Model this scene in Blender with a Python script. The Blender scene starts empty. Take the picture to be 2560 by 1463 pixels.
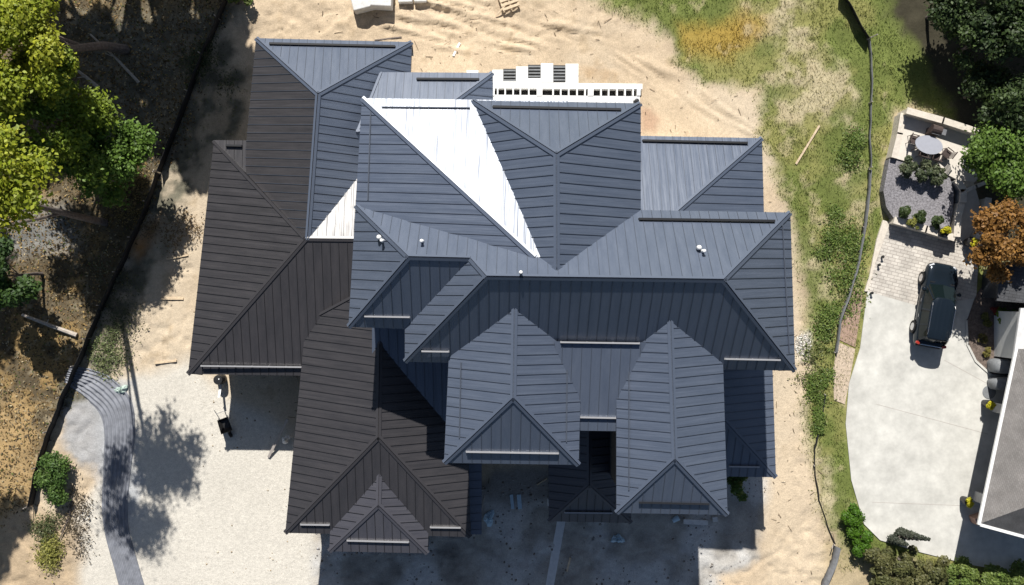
import bpy, math, random
import numpy as np
from mathutils import Vector

# ---------------------------------------------------------------- camera, sky, sun, exposure
S = bpy.context.scene
COL = S.collection
H, F = 57.0, 2280.0                      # drone height (m) and focal length in photo pixels
SUN_EL = 44.5
cam_d = bpy.data.cameras.new("camera")
cam_d.sensor_width = 36.0
cam_d.lens = 36.0 * F / 2560.0
cam_d.clip_end = 3000.0
cam = bpy.data.objects.new("camera", cam_d)
cam.location = (0, 0, H)
COL.objects.link(cam)
S.camera = cam

W = bpy.data.worlds.new("World")
S.world = W
W.use_nodes = True
nt = W.node_tree
sky = nt.nodes.new("ShaderNodeTexSky")
sky.sky_type = 'NISHITA'
sky.sun_disc = False
sky.sun_elevation = math.radians(SUN_EL)
sky.sun_rotation = math.radians(-6)
nt.links.new(sky.outputs[0], nt.nodes["Background"].inputs[0])
nt.nodes["Background"].inputs[1].default_value = 0.05

sun_d = bpy.data.lights.new("sun", 'SUN')
sun_d.energy = 5.0
sun_d.angle = math.radians(0.5)
sun_d.color = (1.0, 0.965, 0.905)
sun = bpy.data.objects.new("sun", sun_d)
_c = 1 / math.tan(math.radians(SUN_EL))
TO_SUN = Vector((-0.105 * _c, 0.9945 * _c, 1.0))
sun.rotation_euler = TO_SUN.to_track_quat('Z', 'Y').to_euler()
COL.objects.link(sun)

S.view_settings.view_transform = 'Standard'
S.view_settings.look = 'None'
S.view_settings.exposure = 0.36
S.view_settings.gamma = 1.0

random.seed(7)
RNG = np.random.default_rng(11)


def P(px, py, h=0.0):
    """point at height h that stands under photo position (px, py)"""
    k = (H - h) / F
    return Vector(((px - 1280) * k, (731 - py) * k, h))


# ---------------------------------------------------------------- materials
def new_mat(name):
    m = bpy.data.materials.new(name)
    m.use_nodes = True
    t = m.node_tree
    return m, t, t.nodes["Principled BSDF"]


def add(t, kind, **kw):
    n = t.nodes.new(kind)
    for k, v in kw.items():
        if k == 'i':
            for a, b in v.items():
                n.inputs[a].default_value = b
        else:
            setattr(n, k, v)
    return n


def mat(name, col, rough=0.7, metal=0.0, var=0.15, scale=3.0, bump=0.0, bscale=20.0, spec=0.5, attr=None,
        translucent=0.0, var2=0.0, scale2=0.4):
    m, t, b = new_mat(name)
    L = t.links.new
    b.inputs["Roughness"].default_value = rough
    b.inputs["Metallic"].default_value = metal
    b.inputs["Specular IOR Level"].default_value = spec
    geo = add(t, "ShaderNodeNewGeometry")
    if attr:
        src = add(t, "ShaderNodeAttribute", attribute_name=attr).outputs["Color"]
    else:
        rgb = add(t, "ShaderNodeRGB")
        rgb.outputs[0].default_value = (*col, 1)
        src = rgb.outputs[0]
    for v, s in ((var, scale), (var2, scale2)):
        if v > 0:
            n = add(t, "ShaderNodeTexNoise", i={"Scale": s, "Detail": 5.0, "Roughness": 0.65})
            L(geo.outputs["Position"], n.inputs["Vector"])
            mr = add(t, "ShaderNodeMapRange", i={1: 0.3, 2: 0.7, 3: 1 - v, 4: 1 + v})
            L(n.outputs[0], mr.inputs[0])
            mx = add(t, "ShaderNodeMix", data_type='RGBA', blend_type='MULTIPLY', i={0: 1.0})
            L(src, mx.inputs[6])
            L(mr.outputs[0], mx.inputs[7])
            src = mx.outputs[2]
    L(src, b.inputs["Base Color"])
    if bump > 0:
        n = add(t, "ShaderNodeTexNoise", i={"Scale": bscale, "Detail": 6.0, "Roughness": 0.7})
        L(geo.outputs["Position"], n.inputs["Vector"])
        bp = add(t, "ShaderNodeBump", i={"Strength": 1.0, "Distance": bump})
        L(n.outputs[0], bp.inputs["Height"])
        L(bp.outputs[0], b.inputs["Normal"])
    if translucent > 0:
        tr = add(t, "ShaderNodeBsdfTranslucent")
        L(src, tr.inputs[0])
        ms = add(t, "ShaderNodeMixShader", i={0: translucent})
        L(b.outputs[0], ms.inputs[1])
        L(tr.outputs[0], ms.inputs[2])
        L(ms.outputs[0], t.nodes["Material Output"].inputs[0])
    return m


def roof_metal(name, c0, c1):
    m, t, b = new_mat(name)
    L = t.links.new
    b.inputs["Metallic"].default_value = 0.1
    b.inputs["Specular IOR Level"].default_value = 0.56
    b.inputs["Roughness"].default_value = 0.33
    uv = add(t, "ShaderNodeUVMap")
    # oil-canning: ripples that run along the panels
    mp = add(t, "ShaderNodeMapping")
    mp.inputs["Scale"].default_value = (3.2, 0.16, 1.0)
    L(uv.outputs[0], mp.inputs[0])
    n = add(t, "ShaderNodeTexNoise", i={"Scale": 1.0, "Detail": 2.5, "Roughness": 0.55})
    L(mp.outputs[0], n.inputs["Vector"])
    bp = add(t, "ShaderNodeBump", i={"Strength": 0.75, "Distance": 0.055})
    L(n.outputs[0], bp.inputs["Height"])
    L(bp.outputs[0], b.inputs["Normal"])
    # dust and handling marks
    mp2 = add(t, "ShaderNodeMapping")
    mp2.inputs["Scale"].default_value = (2.2, 0.5, 1.0)
    L(uv.outputs[0], mp2.inputs[0])
    n2 = add(t, "ShaderNodeTexNoise", i={"Scale": 1.0, "Detail": 7.0, "Roughness": 0.7})
    L(mp2.outputs[0], n2.inputs["Vector"])
    cr = add(t, "ShaderNodeValToRGB")
    cr.color_ramp.elements[0].position = 0.3
    cr.color_ramp.elements[0].color = (*c0, 1)
    cr.color_ramp.elements[1].position = 0.75
    cr.color_ramp.elements[1].color = (*c1, 1)
    L(n2.outputs[0], cr.inputs[0])
    L(cr.outputs[0], b.inputs["Base Color"])
    mr = add(t, "ShaderNodeMapRange", i={1: 0.3, 2: 0.7, 3: 0.33, 4: 0.43})
    L(n2.outputs[0], mr.inputs[0])
    L(mr.outputs[0], b.inputs["Roughness"])
    return m


def pavers(name, c1, c2, mortar, scale, rot, bw=0.5, rh=0.25):
    m, t, b = new_mat(name)
    L = t.links.new
    b.inputs["Roughness"].default_value = 0.85
    geo = add(t, "ShaderNodeNewGeometry")
    mp = add(t, "ShaderNodeMapping")
    mp.inputs["Rotation"].default_value = (0, 0, rot)
    L(geo.outputs["Position"], mp.inputs[0])
    br = add(t, "ShaderNodeTexBrick", i={"Color1": (*c1, 1), "Color2": (*c2, 1), "Mortar": (*mortar, 1), "Scale": scale,
                                       "Mortar Size": 0.02, "Brick Width": bw, "Row Height": rh, "Bias": 0.0})
    L(mp.outputs[0], br.inputs["Vector"])
    n = add(t, "ShaderNodeTexNoise", i={"Scale": 1.2, "Detail": 6.0})
    L(geo.outputs["Position"], n.inputs["Vector"])
    mr = add(t, "ShaderNodeMapRange", i={1: 0.3, 2: 0.7, 3: 0.8, 4: 1.15})
    L(n.outputs[0], mr.inputs[0])
    mx = add(t, "ShaderNodeMix", data_type='RGBA', blend_type='MULTIPLY', i={0: 1.0})
    L(br.outputs[0], mx.inputs[6])
    L(mr.outputs[0], mx.inputs[7])
    L(mx.outputs[2], b.inputs["Base Color"])
    bp = add(t, "ShaderNodeBump", i={"Strength": 0.8, "Distance": 0.01})
    L(br.outputs[1], bp.inputs["Height"])
    bp.invert = True
    L(bp.outputs[0], b.inputs["Normal"])
    return m


M = {}
M['roof'] = roof_metal("slate_blue_standing_seam", (.086, .107, .152), (.116, .139, .188))
M['roof_warm'] = roof_metal("charcoal_standing_seam", (.040, .039, .043), (.060, .056, .060))  # same roof metal darkened; the forest's brown reflection is put into its colour
M['roof_mid'] = roof_metal("violet_grey_standing_seam", (.066, .066, .080), (.090, .088, .101))  # same roof metal, partly darkened; its shaded look is put into the colour
M['seam_warm'] = mat("charcoal_seam", (0.020, 0.020, 0.023), 0.42, 0.2, 0.1)  # seam metal darkened to go with the dimmed roof copy
M['seam'] = mat("seam_metal", (0.07, 0.083, 0.11), 0.42, 0.2, 0.1)
M['rail_dark'] = mat("dark_rail", (0.012, 0.013, 0.016), 0.5, 0.0, 0.1)  # one rail metal, darkened where the bars read as shadow
M['rail_light'] = mat("pale_rail", (0.42, 0.42, 0.43), 0.35, 0.3, 0.05)  # same rail metal, its sunlit white look put into the colour
M['wall_dark'] = mat("charcoal_siding", (0.075, 0.073, 0.07), 0.8, 0, 0.2, 4)  # house walls darkened so the shaded gaps between wings stay black
M['wall_white'] = mat("white_siding", (0.74, 0.74, 0.72), 0.7, 0, 0.05, 2)
M['white'] = mat("white_paint", (0.80, 0.80, 0.79), 0.55, 0, 0.04, 3)
M['offwhite'] = mat("off_white_panel", (0.62, 0.62, 0.62), 0.6, 0, 0.1, 4)
M['soffit'] = mat("soffit", (0.10, 0.10, 0.10), 0.8, 0, 0.1)
M['concrete'] = mat("concrete", (0.55, 0.54, 0.50), 0.85, 0, 0.11, 1.6, 0.004, 40, var2=0.17, scale2=0.5)
M['stone'] = mat("pale_stone", (0.62, 0.56, 0.48), 0.85, 0, 0.15, 5, 0.01, 18)
M['patio'] = mat("patio_concrete", (0.64, 0.59, 0.52), 0.85, 0, 0.08, 6, 0.004, 30, var2=0.1)
M['pavers'] = pavers("pavers", (0.50, 0.46, 0.41), (0.60, 0.56, 0.50), (0.40, 0.36, 0.32), 1.0, 0.25, 0.42, 0.21)
M['gravel'] = mat("grey_gravel", (0.235, 0.225, 0.24), 0.9, 0, 0.55, 9, 0.05, 14, var2=0.15)
M['mulch'] = mat("brown_mulch", (0.15, 0.115, 0.095), 0.95, 0, 0.5, 7, 0.05, 12)
M['redmulch'] = mat("reddish_soil", (0.36, 0.25, 0.19), 0.95, 0, 0.25, 5, 0.03, 12)
M['wood'] = mat("pale_lumber", (0.60, 0.47, 0.32), 0.8, 0, 0.2, 6)
M['plank'] = mat("grey_plank", (0.40, 0.36, 0.33), 0.85, 0, 0.12, 4)
M['bark'] = mat("bark", (0.16, 0.13, 0.115), 0.95, 0, 0.4, 5, 0.03, 9)
M['bark_pale'] = mat("bleached_wood", (0.42, 0.37, 0.32), 0.9, 0, 0.3, 6, 0.01, 14)
M['fabric'] = mat("black_fabric", (0.012, 0.012, 0.014), 0.75, 0, 0.3, 5)
M['fabric_grey'] = mat("grey_fabric", (0.15, 0.155, 0.165), 0.8, 0, 0.25, 5)
M['geotex'] = mat("geotextile", (0.205, 0.215, 0.245), 0.75, 0, 0.25, 2, 0.01, 9)
M['leaf'] = mat("leaves", (0, 0, 0), 0.55, 0, 0.0, attr="Col", translucent=0.3, spec=0.35)
M['blade'] = mat("grass_blades", (0, 0, 0), 0.7, 0, 0.0, attr="Col", translucent=0.25, spec=0.2)
M['litter'] = mat("leaf_litter", (0, 0, 0), 0.9, 0, 0.0, attr="Col", spec=0.1)
M['car'] = mat("car_paint", (0.014, 0.022, 0.032), 0.16, 0.35, 0.0)
M['car_dark'] = mat("car_trim", (0.012, 0.012, 0.013), 0.45)
M['glass'] = mat("tinted_glass", (0.006, 0.011, 0.012), 0.08, 0, 0.0, spec=0.35)
M['chrome'] = mat("chrome", (0.75, 0.76, 0.78), 0.12, 1.0, 0.0)
M['tyre'] = mat("tyre", (0.015, 0.015, 0.015), 0.85)
M['rim'] = mat("alloy", (0.62, 0.62, 0.63), 0.25, 0.9, 0)
M['redlens'] = mat("red_lens", (0.35, 0.03, 0.02), 0.2)
M['clearlens'] = mat("clear_lens", (0.6, 0.62, 0.65), 0.1)
M['shingle'] = pavers("shingles", (0.215, 0.20, 0.19), (0.25, 0.235, 0.225), (0.18, 0.17, 0.165), 3.4, 1.40, 0.6, 0.28)
M['shingle_dark'] = pavers("dark_shingles", (0.06, 0.062, 0.068), (0.08, 0.082, 0.09), (0.045, 0.045, 0.05), 1.6, 0.2, 0.6, 0.28)
M['navy'] = mat("dark_door", (0.03, 0.034, 0.042), 0.5)
M['cover'] = mat("grey_cover", (0.20, 0.21, 0.22), 0.6, 0, 0.2, 3, 0.02, 6)
M['block'] = mat("concrete_block", (0.66, 0.65, 0.63), 0.9, 0, 0.15, 4, 0.01, 14)
M['plastic_blue'] = mat("pale_blue_plastic", (0.45, 0.60, 0.70), 0.45, 0, 0.1, 6)
M['rust'] = mat("rust", (0.22, 0.12, 0.08), 0.8, 0.2, 0.4, 10)
M['metal'] = mat("grey_metal", (0.35, 0.35, 0.36), 0.4, 0.7, 0.15, 8)
M['black'] = mat("black_plastic", (0.015, 0.015, 0.016), 0.5)
M['brown'] = mat("brown_metal", (0.07, 0.05, 0.045), 0.55, 0.2, 0.3, 8)
M['glasstop'] = mat("frosted_table_top", (0.36, 0.37, 0.42), 0.6, 0, 0.05, 4)
M['terracotta'] = mat("planter_stone", (0.55, 0.54, 0.52), 0.8, 0, 0.1, 5)


# ---------------------------------------------------------------- mesh helpers
class MB:
    def __init__(s):
        s.v, s.f, s.m, s.uv = [], [], [], []

    def face(s, pts, mi=0, uv=None):
        i = len(s.v)
        s.v += [tuple(p) for p in pts]
        s.f.append(list(range(i, i + len(pts))))
        s.m.append(mi)
        s.uv.append(uv or [(0.0, 0.0)] * len(pts))

    def prism(s, poly, z0, z1, mi=0, top_z=None):
        """vertical prism over a 2-D outline; top_z(x, y) gives a sloped top"""
        poly = [(p[0], p[1]) for p in poly]
        a = sum(poly[i][0] * poly[(i + 1) % len(poly)][1] - poly[(i + 1) % len(poly)][0] * poly[i][1] for i in range(len(poly)))
        if a < 0:
            poly = poly[::-1]
        tz = [top_z(x, y) if top_z else z1 for x, y in poly]
        n = len(poly)
        s.face([(x, y, tz[i]) for i, (x, y) in enumerate(poly)], mi)
        s.face([(x, y, z0) for x, y in poly][::-1], mi)
        for i in range(n):
            j = (i + 1) % n
            s.face([(*poly[i], z0), (*poly[j], z0), (*poly[j], tz[j]), (*poly[i], tz[i])], mi)

    def box(s, c, sx, sy, sz, ang=0.0, mi=0, tilt=None):
        ca, sa = math.cos(ang), math.sin(ang)
        pts = []
        for dz in (-.5, .5):
            for dx, dy in ((-.5, -.5), (.5, -.5), (.5, .5), (-.5, .5)):
                x, y, z = dx * sx, dy * sy, dz * sz
                if tilt:
                    z += x * tilt
                pts.append((c[0] + x * ca - y * sa, c[1] + x * sa + y * ca, c[2] + z))
        for q in ((3, 2, 1, 0), (4, 5, 6, 7), (0, 1, 5, 4), (1, 2, 6, 5), (2, 3, 7, 6), (3, 0, 4, 7)):
            s.face([pts[k] for k in q], mi)

    def bar(s, a, b, w, h, mi=0, up=Vector((0, 0, 1))):
        a, b = Vector(a), Vector(b)
        d = (b - a).normalized()
        r = d.cross(up)
        if r.length < 1e-4:
            r = Vector((1, 0, 0))
        r.normalize()
        u = r.cross(d)
        o = [(-w / 2, 0), (w / 2, 0), (w / 2, h), (-w / 2, h)]
        A = [a + r * x + u * y for x, y in o]
        B = [b + r * x + u * y for x, y in o]
        for i in range(4):
            j = (i + 1) % 4
            s.face([A[i], A[j], B[j], B[i]], mi)
        s.face(A[::-1], mi)
        s.face(B, mi)

    def tube(s, pts, radii, n=8, mi=0, wob=0.0):
        pts = [Vector(p) for p in pts]
        rings = []
        for i, p in enumerate(pts):
            d = (pts[min(i + 1, len(pts) - 1)] - pts[max(i - 1, 0)]).normalized()
            r = d.cross(Vector((0.13, 0.31, 1)))
            if r.length < 1e-3:
                r = d.cross(Vector((1, 0, 0)))
            r.normalize()
            u = r.cross(d)
            rad = radii[i] if isinstance(radii, (list, tuple)) else radii
            rings.append([p + (r * math.cos(6.2832 * k / n) + u * math.sin(6.2832 * k / n)) * rad * (1 + random.uniform(-wob, wob)) for k in range(n)])
        for a, b in zip(rings, rings[1:]):
            for k in range(n):
                j = (k + 1) % n
                s.face([a[k], a[j], b[j], b[k]], mi)
        s.face(rings[0][::-1], mi)
        s.face(rings[-1], mi)

    def lathe(s, c, prof, n=16, mi=0):
        rings = [[(c[0] + r * math.cos(6.2832 * k / n), c[1] + r * math.sin(6.2832 * k / n), c[2] + z) for k in range(n)] for r, z in prof]
        for a, b in zip(rings, rings[1:]):
            for k in range(n):
                j = (k + 1) % n
                s.face([a[k], a[j], b[j], b[k]], mi)
        s.face(rings[0][::-1], mi)
        s.face(rings[-1], mi)

    def build(s, name, mats, parent=None, merge=True, smooth=False, bevel=0.0):
        me = bpy.data.meshes.new(name)
        me.from_pydata(s.v, [], s.f)
        uvl = me.uv_layers.new(name="UVMap")
        uvl.data.foreach_set("uv", [c for f in s.uv for p in f for c in p])
        me.polygons.foreach_set("material_index", s.m)
        for m in (mats if isinstance(mats, (list, tuple)) else [mats]):
            me.materials.append(m)
        if merge or smooth:
            import bmesh
            bm = bmesh.new()
            bm.from_mesh(me)
            bmesh.ops.remove_doubles(bm, verts=bm.verts, dist=0.0005)
            bmesh.ops.recalc_face_normals(bm, faces=bm.faces)
            bm.to_mesh(me)
            bm.free()
        if smooth:
            me.polygons.foreach_set("use_smooth", [True] * len(me.polygons))
        me.update()
        o = bpy.data.objects.new(name, me)
        COL.objects.link(o)
        if parent:
            o.parent = parent
            o.matrix_parent_inverse = parent.matrix_world.inverted()
        if bevel:
            b = o.modifiers.new("bevel", 'BEVEL')
            b.width = bevel
            b.segments = 2
        return o


def tag(o, label=None, cat=None, group=None, kind=None):
    if label: o["label"] = label
    if cat: o["category"] = cat
    if group: o["group"] = group
    if kind: o["kind"] = kind
    return o


def thing(name, label, cat, loc=(0, 0, 0), rz=0.0, group=None):
    o = bpy.data.objects.new(name, None)
    o.empty_display_size = 0.3
    COL.objects.link(o)
    o.location = loc
    o.rotation_euler = (0, 0, rz)
    bpy.context.view_layer.update()
    return tag(o, label, cat, group)


def local(o):
    """children of this thing are written in its own coordinates"""
    o["_local"] = 1


def put(mb, name, mats, parent, **kw):
    """a child whose mesh is in the parent's own coordinates"""
    o = mb.build(name, mats, None, **kw)
    o.parent = parent
    return o


def copy_tree(o, parent=None):
    c = o.copy()
    COL.objects.link(c)
    if parent:
        c.parent = parent
    for ch in list(o.children):
        copy_tree(ch, c)
    return c


def mesh_np(name, verts, quads, cols, m, parent=None, npv=4):
    """many small faces from arrays: verts (n,3); quads (k,npv); cols (n,3)"""
    me = bpy.data.meshes.new(name)
    k = len(quads)
    me.vertices.add(len(verts))
    me.vertices.foreach_set("co", np.asarray(verts, np.float32).ravel())
    me.loops.add(k * npv)
    me.loops.foreach_set("vertex_index", np.asarray(quads, np.int32).ravel())
    me.polygons.add(k)
    me.polygons.foreach_set("loop_start", np.arange(0, k * npv, npv, dtype=np.int32))
    me.update(calc_edges=True)
    a = me.color_attributes.new("Col", 'FLOAT_COLOR', 'POINT')
    rgba = np.ones((len(verts), 4), np.float32)
    rgba[:, :3] = cols
    a.data.foreach_set("color", rgba.ravel())
    me.materials.append(m)
    o = bpy.data.objects.new(name, me)
    COL.objects.link(o)
    if parent:
        o.parent = parent
    return o


_lat = {}


def vnoise(x, y, scale, seed=0, octaves=4):
    """value noise in 0..1"""
    out = np.zeros_like(x, dtype=float)
    amp, tot = 1.0, 0.0
    for o in range(octaves):
        key = (seed, o)
        if key not in _lat:
            _lat[key] = np.random.default_rng(seed * 97 + o).random((256, 256))
        g = _lat[key]
        fx, fy = x / scale + 37.3 * o, y / scale + 11.7 * o
        ix, iy = np.floor(fx).astype(int), np.floor(fy).astype(int)
        tx, ty = fx - ix, fy - iy
        tx, ty = tx * tx * (3 - 2 * tx), ty * ty * (3 - 2 * ty)
        a, b = g[ix % 256, iy % 256], g[(ix + 1) % 256, iy % 256]
        c, d = g[ix % 256, (iy + 1) % 256], g[(ix + 1) % 256, (iy + 1) % 256]
        out += amp * ((a * (1 - tx) + b * tx) * (1 - ty) + (c * (1 - tx) + d * tx) * ty)
        tot += amp
        amp *= 0.55
        scale *= 0.5
    return out / tot


def gp(poly):
    return [((x - 1280) * 0.025, (731 - y) * 0.025) for x, y in poly]


def sdist(x, y, poly):
    """signed distance to a ground outline given in world metres, positive inside"""
    d = np.full(x.shape, 1e9)
    inside = np.zeros(x.shape, bool)
    n = len(poly)
    for i in range(n):
        ax, ay = poly[i]
        bx, by = poly[(i + 1) % n]
        ex, ey = bx - ax, by - ay
        t = np.clip(((x - ax) * ex + (y - ay) * ey) / (ex * ex + ey * ey + 1e-12), 0, 1)
        d = np.minimum(d, np.hypot(x - ax - t * ex, y - ay - t * ey))
        cross = ((ay > y) != (by > y))
        with np.errstate(divide='ignore', invalid='ignore'):
            xi = (bx - ax) * (y - ay) / (by - ay + 1e-12) + ax
        inside ^= cross & (x < xi)
    return np.where(inside, d, -d)


def sstep(v, a, b):
    t = np.clip((v - a) / (b - a), 0, 1)
    return t * t * (3 - 2 * t)


# ---------------------------------------------------------------- ground
Z_FOREST = gp([(-900, -900), (590, -900), (565, 20), (500, 170), (470, 320), (415, 430), (345, 590), (280, 740), (215, 890), (160, 1000), (110, 1130),
               (80, 1260), (-20, 1330), (-900, 1400)])
Z_STRIP = gp([(600, -60), (560, 60), (600, 120), (590, 330), (520, 420), (470, 480), (430, 560), (400, 640), (330, 760), (300, 900), (260, 960), (150, 1010), (240, 800), (330, 590),
              (400, 430), (470, 300), (500, 160)])
Z_DRIVE = gp([(330, 940), (470, 900), (560, 1000), (740, 1080), (800, 1330), (790, 1700), (180, 1900), (190, 1463), (180, 1300), (250, 1180), (240, 1000)])
Z_BLUEGRAVEL = gp([(165, 960), (320, 960), (340, 1120), (330, 1300), (230, 1200), (150, 1130)])
Z_YARD = gp([(790, 1290), (1160, 1200), (1500, 1150), (1830, 1170), (1915, 1200), (1900, 1400), (1790, 1440), (1770, 1900), (770, 1900)])
Z_GRASS = gp([(1420, -60), (1500, 15), (1630, 60), (1700, 160), (1770, 215), (1900, 215), (1900, 290), (1925, 380), (1950, 480), (1975, 600), (1990, 700), (2010, 800),
              (2030, 930), (2010, 1060), (2045, 1200), (2060, 1330), (2120, 1400), (2330, 1420), (2400, 1700), (3200, 1700), (3200, 700), (2440, 640), (2240, 545), (2200, 500), (2240, 270), (2450, 330), (3200, 300), (3200, -900), (1420, -900)])
Z_DRY = [gp(p) for p in ([(1880, 30), (1980, 10), (2000, 90), (1950, 150), (1890, 110)], [(1960, 190), (2090, 150), (2150, 230), (2150, 330), (2060, 310), (1960, 280), (1900, 240)],
                         [(1990, 560), (2060, 590), (2070, 720), (2040, 800), (1990, 700)], [(2030, 1120), (2090, 1180), (2120, 1300), (2100, 1380), (2050, 1250)], [(2100, 430), (2170, 420), (2150, 500), (2080, 480)])]
Z_GOLD = gp([(1690, 60), (1800, 40), (1890, 60), (1880, 110), (1790, 130), (1700, 110)])
Z_DARKSOIL = gp([(2180, -200), (3000, -200), (3000, 720), (2560, 720), (2420, 480), (2400, 330), (2380, 270), (2330, 210), (2290, 120), (2210, 40)])
Z_BR = gp([(2060, 1330), (2150, 1380), (2300, 1440), (2300, 1600), (2060, 1600)])

gx = np.concatenate([np.linspace(-420, -50, 14)[:-1], np.arange(-50, -34, 1.0), np.arange(-34, 34.01, 0.145), np.arange(35, 50.1, 1.0), np.linspace(50, 420, 14)[1:]])
gy = np.concatenate([np.linspace(-420, -40, 14)[:-1], np.arange(-40, -20, 1.0), np.arange(-20, 20.01, 0.145), np.arange(21, 40.1, 1.0), np.linspace(40, 420, 14)[1:]])
GX, GY = np.meshgrid(gx, gy, indexing='ij')
X, Y = GX.ravel(), GY.ravel()
n1, n2, n3 = vnoise(X, Y, 3.0, 1), vnoise(X, Y, 0.9, 2), vnoise(X, Y, 7.0, 3)
nf = vnoise(X, Y, 0.35, 4, 2)
wob = (n1 - .5) * 2.4 + (n2 - .5) * 1.6


def C(*c):
    return np.array(c)[None, :]


def blend(col, m, c):
    return col * (1 - m[:, None]) + c * m[:, None]


def zone(poly, soft=0.4, amp=1.0, sh=0.0):
    return sstep(sdist(X, Y, poly) + wob * amp + sh, -soft, soft)


col = C(.53, .42, .295) * (0.82 + 0.36 * n1)[:, None] * (0.86 + .28 * n2)[:, None]
col = blend(col, 0.55 * sstep(n3, .5, .7), C(.56, .48, .37))
col = blend(col, 0.5 * sstep(n2, .62, .78), C(.36, .27, .17))
far = sstep(np.maximum(np.abs(X) / 45, np.abs(Y) / 34), .9, 1.2)
col = blend(col, far, C(.07, .085, .04))
m_drive = zone(Z_DRIVE, .6, .35)
col = blend(col, m_drive, C(.585, .55, .485) * (0.92 + .16 * n1)[:, None])
m_blue = zone(Z_BLUEGRAVEL, .5, .8)
col = blend(col, m_blue * .8, C(.34, .36, .39) * (0.8 + .4 * nf)[:, None])
m_for = zone(Z_FOREST, .5, .6)
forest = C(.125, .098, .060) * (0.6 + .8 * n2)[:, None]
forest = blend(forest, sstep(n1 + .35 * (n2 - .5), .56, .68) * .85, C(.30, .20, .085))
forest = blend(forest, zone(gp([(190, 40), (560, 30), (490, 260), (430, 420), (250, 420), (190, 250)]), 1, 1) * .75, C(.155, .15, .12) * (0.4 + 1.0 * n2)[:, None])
forest = blend(forest, sstep(nf, .66, .8) * .5, C(.34, .29, .2))
forest = blend(forest, zone(gp([(-60, 500), (180, 520), (180, 620), (-60, 640)]), .8, 1.2) * .7, C(.22, .23, .23))
forest = blend(forest, zone(gp([(-60, 1030), (40, 1000), (110, 1200), (140, 1330), (90, 1600), (-200, 1600)]), 1, 1.2) * .8, C(.42, .29, .14))
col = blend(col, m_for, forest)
m_strip = zone(Z_STRIP, .5, .9)
col = blend(col, m_strip * (.35 + .65 * sstep(n2, .35, .6)), C(.15, .14, .105) * (0.6 + .8 * nf)[:, None])
col = blend(col, zone(gp([(330, 590), (400, 540), (390, 600), (345, 650), (325, 640)]), .5, .5) * .8, C(.48, .24, .09))
m_corner = zone(gp([(-100, 1330), (80, 1260), (200, 1330), (190, 1600), (-100, 1700)]), .8, .8)
col = blend(col, m_corner * .85, C(.42, .32, .21) * (0.7 + .6 * n2)[:, None])
m_yard = zone(Z_YARD, .5, .5)
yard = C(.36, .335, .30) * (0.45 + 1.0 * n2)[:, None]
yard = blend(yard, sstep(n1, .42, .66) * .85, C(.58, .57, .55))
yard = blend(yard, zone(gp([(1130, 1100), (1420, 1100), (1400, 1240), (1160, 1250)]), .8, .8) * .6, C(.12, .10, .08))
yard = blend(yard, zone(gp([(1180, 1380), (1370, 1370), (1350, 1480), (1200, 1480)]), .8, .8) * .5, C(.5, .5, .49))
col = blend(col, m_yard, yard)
m_grass = zone(Z_GRASS, .55, .75)
grass = C(.15, .18, .05) * (0.6 + .8 * n2)[:, None]
grass = blend(grass, sstep(n1, .42, .62) * .7, C(.29, .27, .10))
dry = np.zeros_like(X)
for z in Z_DRY:
    dry = np.maximum(dry, zone(z, .9, 1.3))
dry = np.clip(dry * (.15 + .8 * sstep(n2, .4, .65)), 0, 1)
grass = blend(grass, dry, C(.44, .38, .245) * (0.75 + .5 * nf)[:, None])
gold = zone(Z_GOLD, 1.0, 1.0)
grass = blend(grass, gold * .8, C(.36, .235, .05))
grass = blend(grass, sstep(n2 + .5 * (n3 - .5), .6, .75) * .6, C(.42, .35, .22))
col = blend(col, m_grass, grass)
col = blend(col, zone(gp([(1600, 262), (1630, 270), (1650, 300), (1640, 330), (1600, 332)]), .3, .3) * .7, C(.40, .25, .17))
col = blend(col, zone(gp([(1450, 165), (1530, 165), (1545, 200), (1470, 205)]), .4, .8) * .6, C(.42, .29, .17))
col = blend(col, zone(gp([(1985, 840), (2020, 835), (2025, 890), (1995, 895)]), .4, .6) * .8, C(.66, .63, .58))
m_soil = zone(Z_DARKSOIL, .6, .8)
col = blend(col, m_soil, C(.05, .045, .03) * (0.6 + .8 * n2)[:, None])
col = blend(col, zone(Z_BR, .6, 1) * .6, C(.33, .27, .15))
# footpath of paler sand down the right side of the house
col = blend(col, zone(gp([(1905, 540), (1985, 560), (2010, 900), (2020, 1100), (2050, 1300), (2080, 1600), (1900, 1600), (1920, 1190), (1950, 930)]), .5, .35) * .5, C(.60, .50, .37))

# relief: soft lumps, wheel ruts behind the house
Zg = (n1 - .5) * .22 + (n2 - .5) * .12 + (nf - .5) * .05
flat = np.maximum(m_drive, np.maximum(sstep(sdist(X, Y, gp([(480, 90), (2000, 90), (2000, 1330), (480, 1330)])), -.3, .6),
                                      sstep(sdist(X, Y, gp([(2080, 250), (2700, 250), (2700, 1460), (2100, 1460)])), -.6, .6)))
Zg *= (1 - .88 * flat)
rut = zone(gp([(1000, -40), (1180, 0), (1300, 20), (1560, 90), (1500, 130), (1330, 120), (1100, 95), (960, 70)]), .8, .8)
ux = X * math.cos(-.22) + Y * math.sin(-.22)
uy = -X * math.sin(-.22) + Y * math.cos(-.22)
Zg += rut * (np.abs(vnoise(ux * .13, uy, .5, 9, 3) - .5) - .12) * 1.3
rut2 = zone(gp([(1480, 110), (1640, 130), (1900, 310), (1860, 330), (1640, 230), (1500, 160)]), .6, .6)
ux = X * math.cos(-.6) + Y * math.sin(-.6)
uy = -X * math.sin(-.6) + Y * math.cos(-.6)
Zg += rut2 * (np.abs(vnoise(ux * .13, uy, .45, 12, 3) - .5) - .12) * .8
Zg += (1 - flat) * (1 - m_grass) * (np.clip(np.abs(vnoise(X, Y, 1.3, 21, 4) - .5), 0, .06) - .06) * 1.6
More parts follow.
